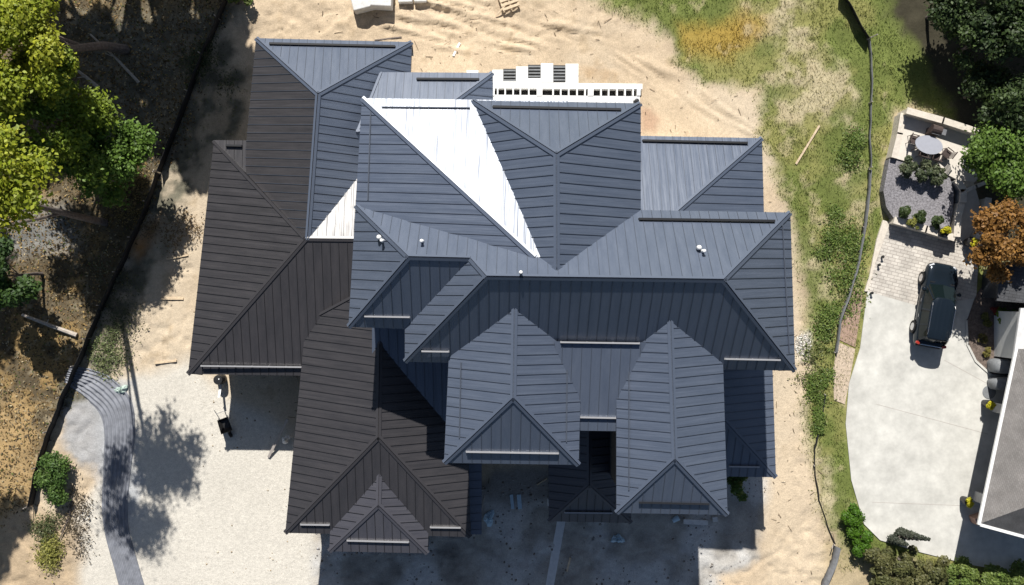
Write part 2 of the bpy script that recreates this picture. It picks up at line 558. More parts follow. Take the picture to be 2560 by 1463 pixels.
Zg += zone(gp([(600, 20), (860, 30), (1000, 60), (980, 90), (640, 88)]), .6, .6) * (n2 - .5) * .25
Zg = np.where(far > .5, 0, Zg) - .045
nx_, ny_ = len(gx), len(gy)
idx = np.arange(nx_ * ny_).reshape(nx_, ny_)
q = np.stack([idx[:-1, :-1].ravel(), idx[1:, :-1].ravel(), idx[1:, 1:].ravel(), idx[:-1, 1:].ravel()], 1)
M['ground'] = mat("ground_soil", (0, 0, 0), 0.95, 0, 0.10, 4.0, 0.035, 6.0, spec=0.15, attr="Col", var2=0.16, scale2=16)
g = mesh_np("ground", np.stack([X, Y, Zg], 1), q, col, M['ground'])
g.data.polygons.foreach_set("use_smooth", [True] * len(g.data.polygons))
g["kind"] = "structure"


def ground_z(x, y):
    i = np.clip(np.searchsorted(gx, x), 0, nx_ - 1)
    j = np.clip(np.searchsorted(gy, y), 0, ny_ - 1)
    return Zg.reshape(nx_, ny_)[i, j]


def slab(name, poly, z0, z1, m, **kw):
    b = MB()
    b.prism(gp(poly), z0, z1)
    o = b.build(name, m)
    o["kind"] = "structure"
    return o


# ---------------------------------------------------------------- the house
E1, EU = 5.1, 12.0                      # low eaves, upper eaves
house = thing("house", "large house under a dark standing seam metal roof of many hips and gables", "house", (0, 0, 0))


def newell(pts):
    n = Vector((0, 0, 0))
    for a, b in zip(pts, pts[1:] + pts[:1]):
        n += Vector(((a.y - b.y) * (a.z + b.z), (a.z - b.z) * (a.x + b.x), (a.x - b.x) * (a.y + b.y)))
    return n.normalized()


class Roof:
    """faces start with their eave edge; ridge and hip edges get caps"""

    def __init__(s):
        s.mb = MB()
        s.faces = []

    def frame(s, pts):
        n = newell(pts)
        if n.z < 0:
            n = -n
        e = (pts[1] - pts[0]).normalized()
        u = n.cross(e).normalized()
        if u.z < 0:
            e = -e
            u = n.cross(e).normalized()
        return e, u, n

    def face(s, pts, step=0.47, fascia=True, mi=0):
        pts = [Vector(p) for p in pts]
        e, u, n = s.frame(pts)
        o = pts[0]
        uvs = [((p - o).dot(e) + 13.7 * len(s.faces), (p - o).dot(u)) for p in pts]
        s.faces.append((pts, e, u, n))
        uv0 = [((p - o).dot(e), (p - o).dot(u)) for p in pts]
        lo, hi = min(a for a, _ in uv0), max(a for a, _ in uv0)
        c = lo + step * .5 + random.uniform(0, .2)

        def clip(poly, lim, sign):
            out = []
            for i0 in range(len(poly)):
                a_, b_ = poly[i0], poly[(i0 + 1) % len(poly)]
                da, db = sign * ((a_ - o).dot(e) - lim), sign * ((b_ - o).dot(e) - lim)
                if da >= 0:
                    out.append(a_)
                if (da >= 0) != (db >= 0):
                    out.append(a_.lerp(b_, da / (da - db)))
            return out

        cuts = [lo - 1]
        k_ = c
        while k_ < hi - .12:
            cuts.append(k_)
            k_ += step
        cuts.append(hi + 1)
        off = 13.7 * len(s.faces)
        for q0, q1 in zip(cuts, cuts[1:]):
            pan = clip(clip(pts, q0, 1), q1, -1)
            if len(pan) >= 3:
                s.mb.face(pan, mi, [((p - o).dot(e) + off, (p - o).dot(u)) for p in pan])
        while c < hi - .12:
            vs = []
            for i0 in range(len(pts)):
                i1 = (i0 + 1) % len(pts)
                (a0, b0), (a1, b1) = uv0[i0], uv0[i1]
                if (a0 > c) != (a1 > c):
                    f_ = (c - a0) / (a1 - a0)
                    vs.append((b0 + (b1 - b0) * f_, pts[i0].lerp(pts[i1], f_)))
            vs.sort(key=lambda q: q[0])
            for (v0, p0), (v1, p1) in zip(vs[::2], vs[1::2]):
                if v1 - v0 < .25:
                    continue
                p1 = p1 - (p1 - p0).normalized() * .08
                w, hh = .012, .03
                A = [p0 + e * d + n * k for d, k in ((-w, -.03), (-w, hh), (w, hh), (w, -.03))]
                B = [p1 + e * d + n * k for d, k in ((-w, -.03), (-w, hh), (w, hh), (w, -.03))]
                for i in range(3):
                    s.mb.face([A[i], A[i + 1], B[i + 1], B[i]], 1)
                s.mb.face([A[3], A[2], A[1], A[0]], 1)
            c += step
        if fascia:
            a, b = pts[0], pts[1]
            out = -(u - Vector((0, 0, u.z))).normalized()
            dz = Vector((0, 0, -.26))
            s.mb.face([a, b, b + dz, a + dz], 1)
            s.mb.face([a + dz, b + dz, b + dz - out * .75, a + dz - out * .75], 2)
        return s

    def cap(s, a, b, w=.14):
        """ridge or hip cap bent over both faces that meet on the edge a-b"""
        a, b = Vector(a), Vector(b)
        d = (b - a).normalized()
        for pts, e, u, n in s.faces:
            hit = sum(1 for p in pts if (p - a).length < 1e-4 or (p - b).length < 1e-4)
            if hit < 2:
                continue
            cen = sum(pts, Vector()) / len(pts)
            side = n.cross(d).normalized()
            if side.dot(cen - a) < 0:
                side = -side
            up = n * .055
            s.mb.face([a + up, b + up, b + side * w + up, a + side * w + up], 0)
            s.mb.face([a + side * w + up, b + side * w + up, b + side * w - n * .01, a + side * w - n * .01], 1)

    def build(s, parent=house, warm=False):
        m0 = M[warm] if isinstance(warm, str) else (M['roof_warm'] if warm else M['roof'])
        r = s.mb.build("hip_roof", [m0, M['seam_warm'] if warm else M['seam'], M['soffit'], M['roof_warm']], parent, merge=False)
        return r


def rail(parent, a, b, light, thin=False):
    mb = MB()
    if thin:
        k_ = 1.5 if thin == 2 else 1.0
        mb.bar(a, b, .05 * k_, .055 * k_)
        return mb.build("snow_rail", M['rail_dark'] if thin == 2 else M['seam'], parent)
    mb.bar(a, b, .075 if light else .11, .11 if light else .15)
    n = int((Vector(b) - Vector(a)).length / .95)
    for i in range(n + 1):
        p = Vector(a).lerp(Vector(b), i / max(n, 1))
        mb.box((p[0], p[1], p[2] - .03), .05, .09, .1)
    o = mb.build("snow_rail", M['rail_light'] if light else M['rail_dark'], parent)
    return o


def on_plane(px, py, plane, lift=0.0):
    """point under photo position (px, py) on a roof face"""
    pts, e, u, n = plane
    d = Vector(((px - 1280) / F, (731 - py) / F, -1.0))
    o = Vector((0, 0, H))
    t = (pts[0] - o).dot(n) / d.dot(n)
    return o + d * t + n * lift


def hip_ew(NW, NE, SE, SW, A, B, caps="ABR"):
    r = Roof()
    r.face([NW, NE, B, A]); r.face([NE, SE, B]); r.face([SE, SW, A, B]); r.face([SW, NW, A])
    for p, q in ((NW, A), (SW, A), (NE, B), (SE, B), (A, B)):
        r.cap(p, q)
    return r


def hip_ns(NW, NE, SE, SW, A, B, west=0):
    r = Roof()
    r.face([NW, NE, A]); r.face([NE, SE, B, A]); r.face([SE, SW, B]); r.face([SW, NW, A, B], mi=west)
    for p, q in ((NW, A), (NE, A), (SW, B), (SE, B), (A, B)):
        r.cap(p, q)
    return r


# low west wing, low slope
RW = 7.1
A_, B_ = P(765, 596, RW), P(945, 598, RW - .22)
r = Roof()
r.face([P(775, 351, E1), P(985, 352, E1 - .26), B_, A_])
r.face([P(985, 352, E1), P(985, 942, E1), B_])
r.face([P(985, 942, E1), P(470, 935, E1), A_, B_])
r.face([P(470, 935, E1), P(535, 350, E1), A_])
hp = P(535, 350, E1).lerp(A_, .34) - Vector((0, 0, .6))
r.face([P(535, 350, E1), P(622, 351, E1), hp])
a_, b_ = P(535, 350, E1), A_
r.mb.face([a_, b_, b_ - Vector((0, 0, 1.2)), a_ - Vector((0, 0, .3))], 1)
for p_, q_ in ((P(470, 935, E1), A_), (a_, A_), (A_, B_)):
    r.cap(p_, q_)
o = r.build(warm=True)
rail(o, on_plane(503, 914, r.faces[2], .02), on_plane(757, 917, r.faces[2], .02), True)
rail(o, on_plane(566, 364, r.faces[4], .02), on_plane(606, 365, r.faces[4], .02), False)
# north-west roof with its ridge running front to back
r = hip_ns(P(640, 95, E1), P(1030, 105, 4.05), P(1008, 604, 4.05), P(592, 604, E1), P(795, 235, 7.3), P(769, 600, 7.12), west=3)  # only the west slope takes the dimmed copy, a dark reflection in colour
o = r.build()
rail(o, on_plane(674, 110, r.faces[0], .02), on_plane(988, 117, r.faces[0], .02), False)
# small roof behind the middle
r = hip_ew(P(950, 180, E1), P(1232, 182, E1), P(1232, 480, E1), P(950, 480, E1), P(890, 330, 7.1), P(1030, 330, 7.1))
o = r.build()
rail(o, on_plane(1042, 198, r.faces[0], .02), on_plane(1198, 199, r.faces[0], .02), False)
# north-east roof
r = hip_ew(P(1480, 337, E1), P(1905, 345, E1), P(1916, 770, E1), P(1480, 770, E1), P(1500, 556, 8.2), P(1662, 556, 8.2))
o = r.build()
rail(o, on_plane(1606, 352, r.faces[0], .02), on_plane(1868, 358, r.faces[0], .02), False)
# front-left garage roof
EG, RG = 5.6, 7.5
r = hip_ns(P(765, 800, EG), P(1162, 800, EG), P(1176, 1342, EG), P(713, 1332, EG), P(952, 700, RG), P(946, 1092, RG))
o = r.build(warm=True)
rail(o, on_plane(752, 1310, r.faces[2], .02), on_plane(824, 1311, r.faces[2], .02), True)
rail(o, on_plane(1076, 1317, r.faces[2], .02), on_plane(1152, 1318, r.faces[2], .02), True)
# entry gable in front of it
r = hip_ns(P(830, 1215, 5.65), P(1076, 1215, 5.65), P(1069, 1383, 5.65), P(823, 1378, 5.65), P(950, 1130, 6.75), P(946, 1262, 6.75))
o = r.build(warm='roof_mid')
rail(o, on_plane(868, 1350, r.faces[2], .02), on_plane(1022, 1354, r.faces[2], .02), True)
# roof between garage and middle wing
r = Roof()
r.face([P(1265, 1120, 5.6), P(930, 1120, 5.6), P(930, 800, 7.9), P(1265, 800, 7.9)])
r.build()
r = Roof()
r.face([P(1204, 1336, 4.7), P(1204, 1060, 4.7), P(1150, 1060, 5.0), P(1150, 1336, 5.0)])
r.build()
# low roof at the east corner
r = hip_ns(P(1650, 880, 4.0), P(1930, 880, 4.0), P(1940, 1193, 4.0), P(1650, 1188, 4.0), P(1793, 860, 5.7), P(1797, 1035, 5.7))
o = r.build()
rail(o, on_plane(1822, 1165, r.faces[2], .02), on_plane(1898, 1166, r.faces[2], .02), True)
# porch roof between the two front wings
r = hip_ns(P(1370, 1010, 3.9), P(1576, 1010, 3.9), P(1578, 1307, 3.9), P(1372, 1303, 3.9), P(1474, 960, 5.2), P(1473, 1212, 5.2))
o = r.build(warm='roof_mid')
rail(o, on_plane(1412, 1280, r.faces[2], .02), on_plane(1530, 1281, r.faces[2], .02), True)

# upper block: low-slope roof at its north-west corner
T = P(1337, 643, 14.68)
r = Roof()
r.face([P(905, 245, EU), P(1420, 252, EU), P(1400, 643, 14.70), T])
r.face([P(885, 575, EU), P(905, 245, EU), T])
r.cap(P(905, 245, EU), T)
o = r.build()
rail(o, on_plane(955, 268, r.faces[0], .02), on_plane(1175, 270, r.faces[0], .02), False, True)
rail(o, on_plane(927, 280, r.faces[1], .02), on_plane(920, 500, r.faces[1], .02), False, True)
# hip with its ridge running back from the main ridge
r = hip_ns(P(1180, 250, EU), P(1602, 258, EU), P(1602, 640, EU), P(1180, 640, EU), P(1391, 385, 15.2), P(1392, 676, 15.28))
o = r.build()
rail(o, on_plane(1232, 268, r.faces[0], .02), on_plane(1552, 275, r.faces[0], .02), False)
# main roof and its stepped west end
A, B = P(1216, 691, 15.65), P(1809, 699, 15.65)
Cj, D = P(1176, 646, 14.8), P(1021, 642, 14.65)
NWs, NE, SE = P(889, 513, EU), P(1976, 531, EU), P(1988, 927, EU)
SW, SWs, SEs = P(1012, 904, EU), P(871, 817, EU), P(1012, 822, EU)
r = Roof()
r.face([NWs, NE, B, A, Cj, D])
r.face([NE, SE, B])
r.face([SE, SW, A, B])
r.face([SW, SEs, Cj, A])
r.face([SEs, SWs, D, Cj])
r.face([SWs, NWs, D])
for p, q in ((NWs, D), (SWs, D), (D, Cj), (Cj, A), (SW, A), (A, B), (NE, B), (SE, B)):
    r.cap(p, q)
main = o = r.build()
mf = r.faces
rail(o, on_plane(1597, 548, mf[0], .02), on_plane(1936, 553, mf[0], .02), False)
rail(o, on_plane(912, 790, mf[4], .02), on_plane(1024, 792, mf[4], .02), True)
rail(o, on_plane(1055, 877, mf[2], .02), on_plane(1122, 878, mf[2], .02), True)
rail(o, on_plane(1812, 896, mf[2], .02), on_plane(1950, 899, mf[2], .02), True)
rail(o, on_plane(1955, 560, mf[1], .02), on_plane(1972, 880, mf[1], .02), False, True)


def vent(fc, px, py, two):
    mb = MB()
    p = on_plane(px, py, fc)
    mb.lathe((p.x, p.y, p.z - .05), [(.10, 0), (.085, .12), (.06, .16), (.06, .42), (.085, .43), (.085, .5), (.03, .52)], 12)
    if two:
        mb.lathe((p.x - .17, p.y + .17, p.z - .1), [(.12, 0), (.12, .22), (.10, .30), (.04, .33)], 12)
    mb.build("vent_pipe", M['white'], main, smooth=True)


vent(mf[5], 957, 602, True)
vent(mf[0], 1056, 603, False)
vent(mf[0], 1756, 628, True)
vent(mf[0], 1302, 681, False)
# shed roof between the two front wings
r = Roof()
r.face([P(1570, 1078, 11.7), P(1425, 1076, 11.7), P(1385, 853, 13.24), P(1625, 856, 13.24)])
o = r.build()
rail(o, on_plane(1449, 1042, r.faces[0], .02), on_plane(1540, 1044, r.faces[0], .02), True)
rail(o, P(1402, 855, 13.26), P(1598, 858, 13.26), True)
# middle front wing
EF = 12.25
r = hip_ns(P(1125, 825, EF), P(1455, 825, EF), P(1447, 1162, EF), P(1110, 1157, EF), P(1287, 720, 14.38), P(1283, 994, 14.38))
o = r.build()
rail(o, on_plane(1166, 1128, r.faces[2], .02), on_plane(1396, 1132, r.faces[2], .02), True)
rail(o, on_plane(1152, 905, r.faces[3], .0), on_plane(1148, 1095, r.faces[3], .0), False, True)
rail(o, on_plane(1418, 905, r.faces[1], .0), on_plane(1416, 1105, r.faces[1], .0), False, True)
# right front wing
r = hip_ns(P(1541, 850, EF), P(1806, 850, EF), P(1819, 1287, EF), P(1541, 1282, EF), P(1674, 740, 14.0), P(1687, 1147, 14.0))
o = r.build()
rail(o, on_plane(1597, 1255, r.faces[2], .02), on_plane(1772, 1259, r.faces[2], .02), False, 2)
rail(o, on_plane(1572, 930, r.faces[3], .0), on_plane(1572, 1225, r.faces[3], .0), False, True)


def wall(poly, h, top, m):
    mb = MB()
    mb.prism([P(x, y, h) for x, y in poly], -.3, top)
    return mb.build("wall", m, house)


def rect(x0, y0, x1, y1):
    return [(x0, y0), (x1, y0), (x1, y1), (x0, y1)]


wall([(560, 375), (960, 375), (960, 915), (497, 912)], E1, 4.9, M['wall_dark'])
wall([(662, 118), (1000, 124), (985, 600), (640, 600)], E1, 3.75, M['wall_dark'])
wall(rect(960, 202, 1208, 420), E1, 4.9, M['wall_white'])
wall(rect(1540, 362, 1882, 740), E1, 4.9, M['wall_white'])
wall([(775, 830), (1140, 830), (1138, 1312), (738, 1308)], EG, 5.4, M['wall_dark'])
wall(rect(848, 1300, 1046, 1352), 5.65, 5.4, M['wall_dark'])
wall(rect(1670, 905, 1916, 1168), 4.0, 3.8, M['wall_dark'])
wall([(930, 270), (1576, 280), (1576, 600), (905, 600)], EU, EU - .2, M['wall_white'])
wall([(905, 560), (1950, 556), (1962, 900), (1040, 880), (1040, 798), (900, 795)], EU, EU - .2, M['wall_dark'])
wall(rect(1142, 840, 1422, 1135), EF, EF - .2, M['wall_dark'])
wall(rect(1566, 860, 1796, 1262), EF, EF - .2, M['wall_dark'])
wall(rect(1430, 880, 1560, 990), 11.7, 11.4, M['wall_dark'])
for px in (1384, 1562):
    mb = MB()
    p = P(px, 1288, 3.9)
    mb.box((p.x, p.y, 1.8), .28, .28, 3.7)
    mb.box((p.x, p.y, .3), .42, .42, .7)
    mb.build("porch_post", M['white'], house)

# ---------------------------------------------------------------- white deck behind the house
deck = thing("deck", "white deck behind the house with a row of dark openings along its rail", "deck", (0, 0, 0))
zd = 5.0
mb = MB(); mb.prism([P(1232, 206, zd), P(1606, 209, zd), P(1606, 222, zd), P(1232, 220, zd)], zd - .5, zd); mb.build("beam", M['white'], deck)
mb = MB(); mb.prism([P(1232, 236, zd), P(1600, 240, zd), P(1600, 330, zd), P(1232, 330, zd)], zd - .5, zd - .03); mb.build("deck_floor", M['offwhite'], deck)
mb = MB(); mb.prism([P(1232, 221, zd - .7), P(1604, 224, zd - .7), P(1604, 240, zd - .7), P(1232, 238, zd - .7)], zd - 1.0, zd - .75); mb.build("gutter_tray", M['black'], deck)  # black sheet added so the openings look deep in shade
xs = [1232, 1244, 1263, 1283, 1301, 1322, 1349, 1383, 1402, 1422, 1443, 1463, 1477, 1503, 1522, 1543, 1563, 1583, 1597]
for i, x in enumerate(xs):
    w = 14 if x in (1349, 1477) else (9 if i in (0, len(xs) - 1) else 3.4)
    mb = MB()
    mb.prism([P(x - w / 2, 219, zd + .05), P(x + w / 2, 219, zd + .05), P(x + w / 2, 238, zd + .05), P(x - w / 2, 238, zd + .05)], zd - .55, zd + .02)
    mb.build("post", M['white'], deck)
for x in (1246, 1263, 1283, 1301, 1322, 1402, 1422, 1443, 1463, 1503, 1522, 1543, 1563, 1583):
    mb = MB()
    mb.prism([P(x - 1.2, 239, zd), P(x + 1.2, 239, zd), P(x + 1.2, 262, zd), P(x - 1.2, 262, zd)], zd - .03, zd + .03)
    mb.build("batten", M['white'], deck)
for px in (1240, 1420, 1598):
    mb = MB(); p = P(px, 214, zd); mb.box((p.x, p.y, zd / 2 - .3), .25, .25, zd - .45); mb.build("support_post", M['white'], deck)
# boards and ribbed dark panels stacked on the ground beyond it
zt = 3.0
terrace = thing("lean_to_frame", "white board frame with three dark ribbed panels beyond the deck", "frame", (0, 0, 0))
mb = MB()
for x0, x1, y0, y1 in ((1231, 1258, 174, 206), (1290, 1320, 166, 206), (1352, 1383, 158, 206), (1414, 1446, 159, 210)):
    mb.prism([P(x0, y0, zt), P(x1, y0, zt), P(x1, y1, zt), P(x0, y1, zt)], zt - .22, zt)
for x0, x1, y0, y1 in ((1258.2, 1289.8, 203, 207), (1320.2, 1351.8, 195, 207), (1383.2, 1413.8, 206, 209)):
    mb.prism([P(x0, y0, zt), P(x1, y0, zt), P(x1, y1, zt), P(x0, y1, zt)], zt - .22, zt)
mb.build("board", M['white'], terrace)
for x0, x1, y0, y1 in ((1258, 1290, 170, 203), (1320, 1352, 160, 195), (1383, 1414, 161, 206)):
    mb = MB()
    mb.prism([P(x0, y0, zt), P(x1, y0, zt), P(x1, y1, zt), P(x0, y1, zt)], zt - .2, zt - .15)
    k = y0 + 4
    while k < y1 - 2:
        mb.prism([P(x0 + 1, k, zt), P(x1 - 1, k, zt), P(x1 - 1, k + 3, zt), P(x0 + 1, k + 3, zt)], zt - .17, zt - .08, 1)
        k += 8
    mb.build("ribbed_panel", [M['wall_dark'], M['cover']], terrace)
for px, py in ((1236, 200), (1440, 202), (1300, 172), (1440, 165), (1366, 165)):
    mb = MB(); p = P(px, py, zt); mb.box((p.x, p.y, zt / 2 - .25), .14, .14, zt - .2); mb.build("support_post", M['white'], terrace)
mb = MB(); mb.prism([P(1166, 174, 1), P(1196, 174, 1), P(1196, 196, 1), P(1166, 196, 1)], -.1, .9)
tag(mb.build("storage_box", M['white'], bevel=.03), "white box on the sand behind the small rear roof", "box")
mb = MB(); p = P(1592, 252, 5.2)
mb.lathe((p.x, p.y, 4.95), [(.11, 0), (.13, .05), (.13, .3), (.05, .34)], 12); mb.box((p.x - .14, p.y, 5.1), .1, .08, .1)
tag(mb.build("flood_light", M['black']), "small black lamp on the deck by the roof corner", "lamp")

# ---------------------------------------------------------------- neighbour's drive, patio, walls
slab("driveway", [(2168, 728), (2150, 870), (2122, 960), (2114, 1060), (2128, 1200), (2160, 1310), (2200, 1350), (2300, 1380), (2420, 1410), (2800, 1480), (2800, 940), (2475, 935),
                  (2440, 905), (2418, 860), (2415, 800), (2440, 770), (2440, 745), (2300, 766)], -.3, .03, M['concrete'])
slab("paver_apron", [(2168, 728), (2300, 766), (2440, 745), (2446, 640), (2405, 596), (2372, 596), (2224, 556), (2200, 610), (2186, 660)], -.3, .034, M['pavers'])
slab("kerb_strip", [(2224, 556), (2206, 550), (2190, 600), (2172, 690), (2160, 728), (2168, 728), (2186, 660)], -.3, .11, M['stone'])
slab("soil_strip", [(2125, 722), (2158, 730), (2150, 790), (2138, 868), (2100, 850), (2092, 800)], -.3, .0, M['redmulch'])
slab("gravel_path", [(2095, 855), (2138, 872), (2124, 950), (2112, 1010), (2085, 1000), (2082, 930)], -.3, .01, mat("sandy_gravel", (.52, .42, .32), .95, 0, .3, 8, .02, 20))
slab("mulch_bed", [(2436, 745), (2452, 720), (2700, 720), (2700, 945), (2478, 935), (2440, 900), (2420, 860), (2417, 800)], -.3, .06, M['mulch'])
slab("concrete_pad", [(2440, 745), (2436, 745), (2420, 775), (2420, 790), (2400, 785), (2400, 735)], -.29, .032, M['concrete'])
mb = MB()
mb.prism(gp([(2417, 800), (2420, 860), (2440, 900), (2478, 935), (2474, 938), (2436, 904), (2415, 862), (2412, 800)]), -.2, .1)
o = mb.build("bed_kerb", M['concrete']); o["kind"] = "structure"
# control joints sawn in the concrete
for a, b in (((2190, 1010), (2470, 1085)), ((2180, 1255), (2445, 1265)), ((2360, 900), (2470, 960))):
    mb = MB(); p, q = P(*a), P(*b); mb.bar((p.x, p.y, .031), (q.x, q.y, .031), .025, .004)
    o = mb.build("control_joint", M['plank']); o["kind"] = "structure"
zb = .75   # raised bed and patio
slab("gravel_bed", [(2213, 400), (2232, 402), (2330, 430), (2362, 446), (2372, 480), (2370, 530), (2356, 590), (2224, 548), (2205, 520), (2198, 480)], -.3, zb - .1, M['gravel'])
slab("patio", [(2240, 292), (2445, 352), (2440, 440), (2420, 460), (2378, 452), (2330, 428), (2226, 400)], -.3, zb, M['patio'])
mb = MB()
ramp = gp([(2378, 452), (2420, 460), (2440, 510), (2438, 560), (2415, 605), (2372, 596), (2378, 540), (2384, 500)])
mb.prism(ramp, -.3, zb, 0, lambda x, y: .04 + (zb - .05) * min(1, max(0, (y - 3.2) / 3.7)))
o = mb.build("ramp_path", M['patio']); o["kind"] = "structure"


def low_wall(pts, w, z1, label, m=None, cut=None):
    t = thing("garden_wall", label, "wall", (0, 0, 0))
    w3 = [P(x, y) for x, y in pts]
    mb, cp = MB(), MB()
    for a, b in zip(w3, w3[1:]):
        mb.bar((a.x, a.y, -.2), (b.x, b.y, -.2), w, z1 + .12)
        d = (b - a).normalized() * .05
        cp.bar((a.x - d.x, a.y - d.y, z1 - .08), (b.x + d.x, b.y + d.y, z1 - .08), w + .07, .09)
    mb.build("wall_body", m or M['stone'], t)
    cp.build("coping", M['stone'], t)
    return t


low_wall([(2243, 288), (2330, 312), (2450, 351)], .32, zb + .75, "pale stone wall along the back edge of the patio")
low_wall([(2242, 292), (2234, 340), (2220, 398)], .28, zb + .2, "low pale stone wall along the side of the patio by the grass")
low_wall([(2222, 553), (2300, 575), (2368, 596)], .36, zb + .15, "pale stone planter wall below the grey gravel bed, in front of the pavers")
low_wall([(2374, 592), (2377, 545), (2386, 512)], .34, zb + .2, "short stone wall between gravel bed and lower path")
low_wall([(2386, 508), (2388, 480), (2372, 455)], .34, zb + .35, "curved grey stone wall beside the upper gravel bed", M['cover'])
low_wall([(2452, 500), (2446, 545), (2428, 600)], .3, zb + .2, "stone wall on the path side of the orange tree")
low_wall([(2396, 480), (2420, 470), (2440, 462)], .16, zb + .3, "short slim wall edging the ramp below the green tree")

# patio set
tp = P(2322, 362, zb + .7)
table = thing("patio_table", "frosted patio table on dark legs in the middle of the patio", "table", (tp.x, tp.y, zb), -.28)
mb = MB(); mb.prism([(.86 * math.cos(a), .55 * math.sin(a)) for a in np.linspace(0, 6.283, 25)[:-1]], .70, .735)
put(mb, "tabletop", M['glasstop'], table)
for sx in (-1, 1):
    for sy in (-1, 1):
        mb = MB(); mb.tube([(.6 * sx, .35 * sy, .70), (.68 * sx, .42 * sy, 0)], .025, 6); put(mb, "leg", M['brown'], table)


def chair(pos, rz, label):
    t = thing("patio_chair", label, "chair", (pos.x, pos.y, zb), rz, "dark patio chairs around the table")
    mb = MB(); mb.box((0, 0, .43), .5, .5, .05); put(mb, "seat", M['brown'], t, bevel=.015)
    mb = MB()
    for k in range(5):
        mb.bar((-.2 + .1 * k, -.24, .45), (-.2 + .1 * k, -.33, .95), .045, .025)
    mb.bar((-.26, -.33, .95), (.26, -.33, .95), .05, .05)
    put(mb, "backrest", M['brown'], t)
    for sx in (-1, 1):
        mb = MB(); mb.bar((sx * .26, -.25, .66), (sx * .26, .22, .66), .05, .03); mb.bar((sx * .26, .2, .43), (sx * .26, .2, .66), .03, .03); put(mb, "armrest", M['brown'], t)
        for sy in (-1, 1):
            mb = MB(); mb.tube([(sx * .22, sy * .22, .42), (sx * .24, sy * .25, 0)], .02, 6); put(mb, "leg", M['brown'], t)
    return t


chair(P(2276, 352, zb), 1.3 + math.pi, "dark patio chair at the grass end of the frosted table")
chair(P(2300, 385, zb), -.25, "dark patio chair on the near side of the table, towards the grass")
chair(P(2332, 394, zb), -.3, "dark patio chair on the near side of the table, beside the gravel bed")
chair(P(2358, 386, zb), .9, "dark patio chair turned out at the house end of the table")
gpnt = P(2325, 330, zb)
grill = thing("grill", "brown barrel grill against the back patio wall", "grill", (gpnt.x, gpnt.y, zb), -.28)
mb = MB(); mb.tube([(-.3, 0, .85), (.3, 0, .85)], .27, 12); put(mb, "barrel", M['brown'], grill, smooth=False)
mb = MB(); mb.box((0, -.05, .35), .55, .4, .65); put(mb, "cabinet", M['brown'], grill)
mb = MB(); mb.box((.5, 0, .8), .3, .36, .03); put(mb, "side_shelf", M['metal'], grill)
mb = MB(); mb.tube([(-.24, -.3, .92), (.24, -.3, .92)], .018, 6); put(mb, "handle", M['metal'], grill)


# ---------------------------------------------------------------- leaves, trees, shrubs
def leaf_cloud(clumps, n, size, base, alt, mix=.35, up=.55, shell=.5, jitter=.22):
    """leaf faces spread through a set of clumps (x, y, z, r); returns verts, quads, colours"""
    cl = np.array(clumps, float)
    w = cl[:, 3] ** 2
    k = RNG.choice(len(cl), n, p=w / w.sum())
    d = RNG.normal(size=(n, 3))
    d /= np.linalg.norm(d, axis=1, keepdims=True)
    d[:, 2] = np.where(d[:, 2] < -.2, -d[:, 2], d[:, 2])
    r = cl[k, 3] * (shell + (1 - shell) * RNG.random(n) ** .6)
    pos = cl[k, :3] + d * r[:, None] * np.array([1, 1, .72])
    pos += RNG.normal(size=(n, 3)) * cl[k, 3][:, None] * jitter * .5
    nrm = d * .8 + np.array([0, 0, up]) + RNG.normal(size=(n, 3)) * .45
    nrm /= np.linalg.norm(nrm, axis=1, keepdims=True)
    a = np.cross(nrm, RNG.normal(size=(n, 3)))
    a /= np.linalg.norm(a, axis=1, keepdims=True)
    b = np.cross(nrm, a)
    s = size * (0.6 + .8 * RNG.random(n))[:, None]
    v = np.stack([pos - a * s * .62, pos + b * s * .38 + nrm * s * .12, pos + a * s * .62, pos - b * s * .38 + nrm * s * .12], 1).reshape(-1, 3)
    qd = np.arange(4 * n).reshape(n, 4)
    cm = RNG.random(len(cl))
    t = np.clip(mix * (0.3 + 1.4 * cm[k]) + RNG.normal(size=n) * .15, 0, 1)[:, None]
    c = (np.array(base) * (1 - t) + np.array(alt) * t) * (0.65 + .7 * RNG.random(n))[:, None]
    return v, qd, np.repeat(np.clip(c, 0, 1), 4, axis=0)


def crown_clumps(c, rx, ry, rz, n, r0, r1):
    out = []
    for i in range(n):
        d = RNG.normal(size=3)
        d /= np.linalg.norm(d)
        if d[2] < -.35:
            d[2] *= -1
        f = .35 + .65 * RNG.random() ** .5
        out.append((c[0] + d[0] * rx * f, c[1] + d[1] * ry * f, c[2] + d[2] * rz * f, r0 + (r1 - r0) * RNG.random()))
    return out


